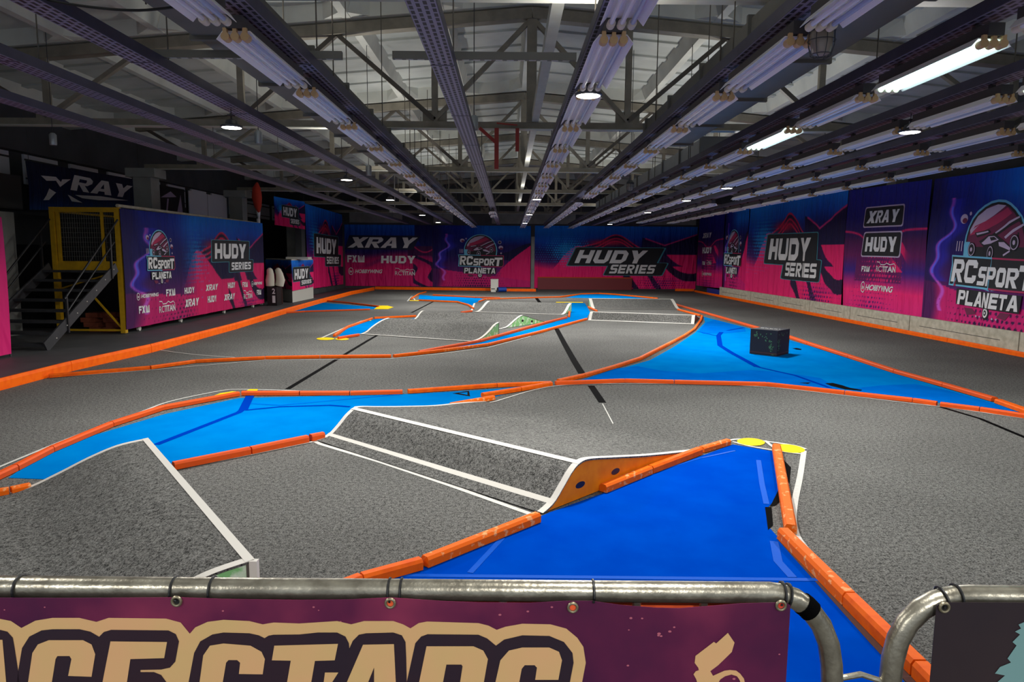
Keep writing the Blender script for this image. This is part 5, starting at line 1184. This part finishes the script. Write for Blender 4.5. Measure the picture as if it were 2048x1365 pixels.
# podium block, cushions, stool, booth
p = G(544, 612); pod = thing('podium_block', (p[0], p[1], 0), 'black podium block with white numerals at the end of the driver stand', 'podium')
m = MB(); m.box((p[0] - .15, p[1], .001), (p[0] + .17, p[1] + .5, .62)); link('block', m, M['black'], pod)
m = MB()
for s_, zz0 in (('1', .1), ('2', .40)):
    V, F = text_shape(s_, .03); m.add([(p[0] + .02 + .10 * a, p[1] - .003, zz0 + (.24 if s_ == '1' else .18) * b) for a, b in V], F)
link('numeral', m, M['white'], pod, fix=False)
for i, (dx, r) in enumerate(((-.08, 0), (.16, .3))):
    m = MB(); x, y = p[0] + dx, p[1] + .12 + .2 * i
    m.tube([(x, y, .623), (x, y, .66), (x + .05 * i, y, .85), (x + .02, y, 1.05), (x - .03 * i, y, 1.2), (x - .03 * i, y, 1.26)], [.06, .14, .15, .12, .10, .04], 12); o = link('cushion', m, M['white_cloth'], smooth=True)
    tag(o, 'white padded cushion on the podium block, the one %s the flag pole' % ('beside' if i == 0 else 'farther from'), 'cushion', 'white padded cushions')
m = MB(); m.tube([(p[0] - .1, p[1] + .05, 1.75), (p[0] - .1, p[1] + .05, 2.2)], .02, 6)
b0, b1, b2 = G(533, 594), G(585, 606), G(628, 597)
p = G(553, 609); t = thing('bar_stool', (p[0], p[1], 0), 'dark brown bar stool in front of the judges booth', 'stool')
m = MB(); m.box((p[0] - .18, p[1] - .15, .62), (p[0] + .18, p[1] + .2, .66)); link('seat', m, M['brown_wood'], t)
for sx in (-.15, .15):
    for sy in (-.12, .17): m = MB(); m.bar((p[0] + sx, p[1] + sy, 0.001), (p[0] + sx * .9, p[1] + sy * .9, .62), .035); link('leg', m, M['brown_wood'], t)
m = MB(); m.box((p[0] - .15, p[1] - .13, .2), (p[0] + .15, p[1] - .11, .23)); link('stretcher', m, M['brown_wood'], t)
bt = thing('judges_booth', (b1[0], b1[1], 0), 'corner booth with white base wrapped in a HUDY SERIES cloth', 'booth')
db = unit((b0 - b1)[:2]); dc = unit((b2 - b1)[:2]); pt = lambda a, b, z: np.array([*(b1[:2] + db * a + dc * b), z]); La, Lc = np.linalg.norm((b0 - b1)[:2]), np.linalg.norm((b2 - b1)[:2])
inn = [tuple(pt(.06, .06, 0)[:2]), tuple(pt(La, .06, 0)[:2]), tuple(pt(La, .4, 0)[:2]), tuple(pt(.4, .4, 0)[:2]), tuple(pt(.4, Lc, 0)[:2]), tuple(pt(.06, Lc, 0)[:2])]
m = MB(); m.prism(inn, .001, 1.50); link('base', m, M['carton'], bt)
m = MB(); m.prism([(x, y) for x, y in inn], 1.501, 1.54); link('counter', m, M['white_edge'], bt)
m = MB(); q = pt(.2, .2, 0); m.box((q[0] - .3, q[1] + .3, 1.541), (q[0] + .5, q[1] + .8, 1.62)); tag(link('white_case', m, M['carton']), 'flat white case lying on the judges booth counter', 'case')
zt2 = 1.50
class Face(Cloth): pass
f1c = Cloth('blue dotted cloth on the stairs-side face of the judges booth', pt(La, 0, 0), pt(0, 0, 0), .46, zt2, art_hudy, amp=.006, folds=2, seed=14, step=.02)
f2c = Cloth('HUDY SERIES cloth on the track-side face of the judges booth', pt(0, 0, 0), pt(0, Lc, 0), (.42, .46), zt2, art_hudy, amp=.006, folds=2, seed=15, step=.02)
hudy_series(f2c.o, f2c.fn, f2c.box(588, 538, 616, 558), f2c.box(602, 560, 622, 568), .06)
q = VP((-9.9, 28.4), (-8.6, 28.4), 573, 480); m = MB(); m.box((q[0] - .32, 30.2, 0), (q[0] + .32, 30.6, 2.3)); o = tag(link('shelf_rack', m, M['black']), 'tall black shelf rack behind the judges booth', 'shelf rack')
for z in (.4, .8, 1.2, 1.6, 2.0): m = MB(); m.box((q[0] - .3, 30.19, z), (q[0] + .3, 30.199, z + .02)); link('shelf', m, M['dark_steel'], o)
m = MB(); m.box((-9.5, 30.7, 0), (-8.6, 30.8, 3.0)); tag(link('grey_partition_board', m, M['concrete']), 'grey partition board behind the black shelf rack', 'partition')
# far projector on a drop pole
t = thing('projector', (-5.0, 31, 3.6), 'white projector hanging from a drop pole before the far wall', 'projector')
m = MB(); m.box((-5.2, 30.8, 3.55), (-4.8, 31.2, 3.68)); link('case', m, M['carton'], t); m = MB(); m.tube([(-5, 31, 3.68), (-5, 31, zs(-5) + .02)], .02, 8); link('drop_pole', m, M['white_edge'], t)

# ================================================================== steel crowd barriers in front
RZ = 1.10
A_, B_ = G(0, 1177, RZ), G(1550, 1189, RZ)
dB = unit((B_ - A_)[:2]); nB = np.array([dB[1], -dB[0]])          # nB points to the camera
def onb(px, py, off=0.0):
    p0 = A_[:2] + nB * off; return VP(p0, p0 + dB, px, py)
def arc(path, k=8): return [np.array(q) for q in smooth_px(path, k)]
def barrier(label, pts_px, post_px, far_x, base_x, sgn):
    t = thing('crowd_barrier', (*(onb(base_x, 1180)[:2]), 0), label, 'barrier', 'steel crowd barriers')
    P = [onb(*p) for p in pts_px]; P = [np.array([*p[:2], p[2]]) for p in P]; far = P[0] + np.array([*(dB * far_x), 0]); far[2] = P[0][2]
    foot = P[-1].copy(); foot[2] = .0
    f2 = far.copy(); f2[2] -= .14; f2[:2] += dB * far_x / abs(far_x) * .14; f3 = f2.copy(); f3[2] = 0.0
    path = [f3, f2, far + np.array([*(dB * far_x / abs(far_x) * .10), -.03])] + [far + (P[0] - far) * k for k in (0, .5, 1)] + P[1:] + [foot]
    m = MB(); m.tube(path, .0205, 18); link('frame_tube', m, M['rail'], t, smooth=True)
    lo_ = .16; a, b = f3[:2], foot[:2]
    m = MB(); m.tube([(*a, lo_), (*b, lo_)], .016, 10); link('bottom_rail', m, M['rail'], t, smooth=True)
    L = np.linalg.norm(b - a); n = int(L / .128)
    for k in range(1, n):
        p = a + (b - a) * (k / n); u = np.array([*p, 0]); m = MB(); m.tube([(*p, lo_ + .01), (*p, P[0][2] - .012)], .0085, 8); link('bar', m, M['rail'], t, smooth=True)
    for p in (a + (b - a) * .12, b + (a - b) * .12):
        m = MB(); m.tube([(*(p - nB * .28), .012), (*p, .10), (*(p + nB * .28), .012)], .016, 8); m.tube([(*p, .10), (*p, .15)], .014, 8); link('foot', m, M['rail'], t, smooth=True)
    return t
br1 = barrier('galvanised steel barrier carrying the plum banner with cream letters', [(1540, 1186), (1562, 1189), (1590, 1198), (1618, 1218), (1642, 1250), (1657, 1288), (1663, 1330), (1664, 1365)], 0, -2.2, 700, -1)
br2 = barrier('galvanised steel barrier carrying the blackish banner', [(1975, 1193), (1940, 1192), (1905, 1194), (1872, 1203), (1842, 1219), (1815, 1246), (1796, 1280), (1785, 1320), (1780, 1365)], 0, 2.2, 2100, 1)
# connecting hook
m = MB(); h0, h1 = onb(1676, 1358), onb(1766, 1364); m.tube([h0, (h0 + h1) / 2 + [0, 0, .012], h1], .006, 8); link('coupling_hook', m, M['rail'], br1, smooth=True)

def plum():
    m = bpy.data.materials.new('plum_nebula_print'); m.use_nodes = True; nt = m.node_tree; b = nt.nodes['Principled BSDF']; N_, L_ = nt.nodes.new, nt.links.new
    tc = N_('ShaderNodeTexCoord'); n = N_('ShaderNodeTexNoise'); n.inputs['Scale'].default_value = 2.6; n.inputs['Detail'].default_value = 5; L_(tc.outputs['Object'], n.inputs['Vector'])
    r = N_('ShaderNodeValToRGB'); e = r.color_ramp.elements; e[0].position = .3; e[0].color = (*lin((40, 14, 52)), 1); e[1].position = .68; e[1].color = (*lin((134, 46, 78)), 1)
    k = e.new(.5); k.color = (*lin((88, 24, 62)), 1); L_(n.outputs['Fac'], r.inputs[0]); L_(r.outputs[0], b.inputs['Base Color']); b.inputs['Roughness'].default_value = .5; b.inputs['Specular IOR Level'].default_value = .3
    return m
M['plum'] = plum()
M['blackish'] = mat('blackish_print', (44, 30, 34), .5, rgb2=(34, 22, 30), nscale=3)
M['orange_cloth'] = mat('orange_red_banner_back', (236, 92, 46), .6)
M['eyelet'] = mat('brass_grey_eyelet', (150, 140, 116), .35, .8)
OFF = .030
def sheet(label, top_px, x0, x1, mtl, off, zlow, name='printed_banner', group='barrier banners'):
    'banner tied to the barrier: head follows top_px, hem at zlow'
    F = [onb(*p, off) for p in top_px]; m = MB(); n = len(F); nv = 10
    vs_ = []
    for f in F:
        for k in range(nv + 1): vs_.append(np.array([f[0], f[1], f[2] + (zlow - f[2]) * k / nv]))
    N_ = len(vs_); vs_ += [v - np.array([*nB, 0]) * .0012 for v in vs_]; w = nv + 1; fs = []
    for i in range(n - 1):
        for k in range(nv):
            q = (i * w + k, i * w + k + 1, (i + 1) * w + k + 1, (i + 1) * w + k); fs += [q, tuple(N_ + j for j in q[::-1])]
        fs += [(i * w, (i + 1) * w, (i + 1) * w + N_, i * w + N_), (i * w + nv, i * w + nv + N_, (i + 1) * w + nv + N_, (i + 1) * w + nv)]
    for k in range(nv): fs += [(k, k + N_, k + 1 + N_, k + 1), ((n - 1) * w + k, (n - 1) * w + k + 1, (n - 1) * w + k + 1 + N_, (n - 1) * w + k + N_)]
    m.add(vs_, fs); o = link(name, m, mtl); return tag(o, label, 'banner', group)
top1 = [(-500, 1194), (-150, 1195), (0, 1196.5), (120, 1197), (330, 1196), (353, 1195.5), (450, 1199), (600, 1201), (700, 1200), (780, 1196), (880, 1203), (960, 1206), (1060, 1207), (1130, 1203), (1185, 1203), (1240, 1211), (1310, 1216.5), (1360, 1217.5), (1420, 1213), (1480, 1208), (1540, 1206.5), (1572, 1206), (1581, 1212)]
ban1 = sheet('plum starry banner with huge cream outlined letters on the wide barrier', top1, 0, 0, M['plum'], OFF, .22)
ban2 = sheet('blackish banner with a pale teal motif on the barrier by the long kerb', [(1873, 1212), (1885, 1206), (1990, 1206), (2100, 1207), (2600, 1209)], 0, 0, M['blackish'], OFF, .22)
ban3 = sheet('orange-red banner on the track side of the wide barrier', [(-500, 1192), (0, 1193), (600, 1196), (1000, 1198), (1300, 1202), (1500, 1200), (1560, 1199)], 0, 0, M['orange_cloth'], -.03, .25)
ban4 = sheet('red banner on the track side of the barrier by the long kerb', [(1890, 1203), (2100, 1203), (2600, 1204)], 0, 0, M['red_cloth'], -.03, .25)
K = 1 / 4.096
def lay(o, name, polys, mtl, lift):
    m = MB()
    for pts in polys: m.add([onb(x, y, OFF + lift) for x, y in pts], [tuple(range(len(pts)))])
    return link(name, m, mtl, o, fix=False)
cr = lambda pts, ox=0: [(ox + x * K, 1180 + y * K) for x, y in pts]
OUT = [(-420, 260), (-300, 240), (0, 240), (90, 258), (175, 315), (290, 255), (430, 232), (650, 232), (790, 265), (890, 232), (1360, 238), (1480, 270), (1555, 362), (1600, 310), (1700, 265), (1830, 248), (2042, 258), (2152, 285), (2242, 270), (2452, 278), (2762, 258), (2877, 285), (2982, 258), (3222, 258), (3302, 285), (3362, 318), (3430, 275), (3499, 262), (3919, 275), (4000, 295), (4069, 330), (4139, 305), (4279, 280), (4509, 285), (4639, 320), (4729, 395), (4779, 470), (4799, 600), (4769, 758), (4690, 1200), (4640, 1330), (4500, 1430), (-420, 1430)]
lay(ban1, 'cream_outline', [cr(OUT)], M['cream_print'], .0008)
DK = [[(-420, 345), (-200, 330), (0, 330), (60, 345), (105, 395), (120, 480), (152, 690), (230, 1380), (-420, 1380)],
      [(140, 1380), (140, 740), (150, 660), (180, 480), (240, 385), (340, 335), (430, 325), (650, 325), (740, 345), (812, 387), (850, 348), (910, 330), (1380, 335), (1440, 365), (1466, 425), (1436, 590), (1392, 640), (1320, 656), (1150, 660), (1150, 676), (1260, 676), (1320, 700), (1362, 758), (1380, 900), (1340, 1380)],
      [(1440, 1380), (1545, 758), (1590, 520), (1640, 425), (1740, 368), (1830, 352), (2042, 358), (2120, 375), (2167, 398), (2200, 378), (2242, 370), (2452, 368), (2602, 352), (2762, 352), (2830, 385), (2858, 440), (2862, 482), (2890, 420), (2940, 370), (3000, 358), (3222, 352), (3292, 375), (3322, 430), (3328, 560), (3332, 758), (3345, 700), (3402, 440), (3450, 385), (3502, 366), (3919, 370), (3990, 400), (4063, 460), (4130, 410), (4279, 375), (4500, 380), (4620, 430), (4690, 520), (4699, 600), (4669, 758), (4580, 1280), (4480, 1380)]]
lay(ban1, 'plum_inline', [cr(p) for p in DK], M['purple_print'], .0014)
LT = [[(-420, 425), (-60, 412), (20, 412), (50, 758), (95, 1300), (-420, 1300)],
      [(230, 758), (265, 520), (310, 450), (400, 415), (680, 415), (750, 450), (780, 530), (750, 715), (558, 708), (585, 570), (570, 545), (470, 545), (455, 570), (425, 758), (390, 1080), (520, 1110), (545, 980), (715, 985), (690, 1150), (600, 1280), (250, 1290), (160, 1220), (165, 1080)],
      [(905, 425), (1368, 430), (1345, 562), (1068, 570), (1040, 758), (1020, 860), (1240, 860), (1220, 990), (1000, 990), (975, 1160), (1260, 1160), (1240, 1300), (740, 1300), (840, 758)],
      [(1635, 758), (1665, 540), (1720, 460), (1830, 442), (2052, 460), (2142, 510), (2170, 570), (2152, 695), (1957, 692), (1967, 600), (1942, 578), (1872, 578), (1852, 600), (1825, 758), (1840, 810), (2080, 900), (2110, 1000), (2070, 1230), (1980, 1300), (1600, 1300), (1530, 1210), (1550, 1070), (1730, 1070), (1730, 1140), (1880, 1140), (1900, 1020), (1650, 920), (1620, 850)],
      [(2247, 460), (2769, 445), (2742, 580), (2580, 585), (2550, 758), (2452, 1300), (2262, 1300), (2352, 758), (2382, 583), (2227, 580)],
      [(2974, 452), (3227, 447), (3242, 758), (3272, 1300), (3082, 1300), (3077, 1150), (2882, 1150), (2822, 1300), (2622, 1300), (2842, 758)],
      [(3494, 465), (3879, 465), (3959, 500), (3997, 570), (3964, 758), (3919, 900), (3859, 950), (3919, 1300), (3729, 1300), (3689, 980), (3579, 980), (3529, 1300), (3339, 1300), (3434, 758)],
      [(4059, 758), (4099, 580), (4169, 500), (4279, 475), (4499, 475), (4579, 510), (4604, 580), (4574, 740), (4384, 740), (4399, 640), (4379, 620), (4299, 620), (4274, 650), (4254, 758), (4270, 810), (4480, 900), (4520, 1000), (4480, 1230), (4400, 1300), (4020, 1300), (3960, 1210), (3980, 1070), (4160, 1070), (4160, 1140), (4300, 1140), (4320, 1020), (4080, 920), (4050, 850)]]
lay(ban1, 'lettering', [cr(p) for p in LT], M['cream_print'], .0020)
lay(ban1, 'letter_hole', [cr([(3064, 640), (3064, 980), (2932, 980), (3017, 758)]), cr([(3657, 615), (3780, 615), (3789, 630), (3769, 758), (3749, 840), (3614, 840)])], M['purple_print'], .0026)
lay(ban1, 'cream_gap', [cr([(2662, 680), (2772, 680), (2722, 758), (2600, 1020), (2652, 758)])], M['cream_print'], .0020)
sy = lambda pts: [(1280 + x / 6.4, 1180 + y / 6.4) for x, y in pts]
lay(ban1, 'cream_motif', [sy([(1125, 555), (1210, 680), (1175, 800), (1000, 970), (900, 1045), (935, 1105), (1000, 1075), (1080, 1040), (1150, 1030), (1230, 1038), (1280, 1075), (1330, 1140), (1350, 1220), (1300, 1220), (1270, 1150), (1240, 1110), (1170, 1088), (1090, 1110), (1030, 1150), (985, 1220), (980, 1600), (760, 1600), (730, 1184), (720, 1150), (685, 1085), (715, 1045), (755, 1035), (745, 1000), (700, 940), (710, 850), (945, 670), (975, 690)])], M['cream_print'], .0014)
r3 = np.random.default_rng(5); sp = []
for _ in range(46):
    x, y = r3.uniform(0, 1560), r3.uniform(1215, 1360); s = r3.uniform(1.0, 2.6); sp.append([(x + s * 1.5 * math.cos(a), y + s * math.sin(a)) for a in np.linspace(0, 6.28, 9)[:-1]])
lay(ban1, 'printed_stars', sp, mat('rose_print', (176, 92, 110), .6), .0005)['kind'] = 'stuff'
lay(ban2, 'teal_motif', [[(2060, 1240), (2037, 1250), (2042, 1258), (2030, 1264), (2040, 1270), (2025, 1285), (2033, 1292), (2015, 1318), (2022, 1326), (2000, 1335), (1990, 1348), (2010, 1352), (1995, 1365), (2000, 1500), (2300, 1500), (2300, 1240)]], mat('pale_teal_print', (112, 150, 150), .6), .0012)
# eyelets and cable ties
def ring(o, px, py, lift=.002, hole='orange_cloth'):
    c = onb(px, py, OFF + lift); ex = np.array([*dB, 0]); ez = np.array([0, 0, 1.0])
    m = MB(); m.tube([c + .0085 * (math.cos(a) * ex + math.sin(a) * ez) for a in np.linspace(0, 2 * math.pi, 21)], .0028, 8); link('eyelet', m, M['eyelet'], o, smooth=True)
    m = MB(); m.add([c - np.array([*nB, 0]) * .0005 + .0085 * (math.cos(a) * ex + math.sin(a) * ez) for a in np.linspace(0, 2 * math.pi, 17)[:-1]], [tuple(range(16))]); link('eyelet_hole', m, M[hole], o, fix=False)
for x, y, h in ((353, 1203.5, 'black'), (780.5, 1207.5, 'orange_cloth'), (1145.5, 1216, 'orange_cloth'), (1562, 1212, 'red_cloth')): ring(ban1, x, y, hole=h)
ring(ban2, 1889, 1216, hole='black')
def tie(o, px, py, dx=0.0, drop=None):
    c = onb(px, py); ax = np.array([*dB, dx]); ax = unit(ax); u1 = unit(np.cross(ax, [0, 0, 1.0])); u2 = np.cross(ax, u1)
    m = MB(); R_ = .0236
    for s in (-1, 1):
        pass
    m.tube([c + R_ * (math.cos(a) * u1 + math.sin(a) * u2) for a in np.linspace(0, 2 * math.pi, 25)], .0026, 6)
    if drop: q = onb(*drop, OFF + .003); e = onb(px, py + 18, .0262); m.tube([e, (e + q) / 2 + np.array([*nB, 0]) * .004, q], .0024, 6)
    link('cable_tie', m, M['black'], o, smooth=True)
tie(ban1, 41, 1176); tie(ban1, 350, 1180, drop=(353, 1202)); tie(ban1, 426, 1180); tie(ban1, 779, 1183, drop=(780, 1205)); tie(ban1, 803, 1183); tie(ban1, 1186, 1186, drop=(1188, 1203)); tie(ban1, 1563, 1190, -.12, drop=(1562, 1210)); tie(ban1, 1573, 1193, -.25)
tie(ban2, 1885, 1199, .27, drop=(1889, 1213)); tie(ban2, 1913, 1194, .1)
# black tape wound on the bend of the wide barrier
m = MB(); q = [onb(*p) for p in ((1604, 1207), (1612, 1213), (1622, 1223))]; m.tube(q, .0222, 18); link('tape_wrap', m, M['black_tape'], br1, smooth=True)
bpy.context.view_layer.update()
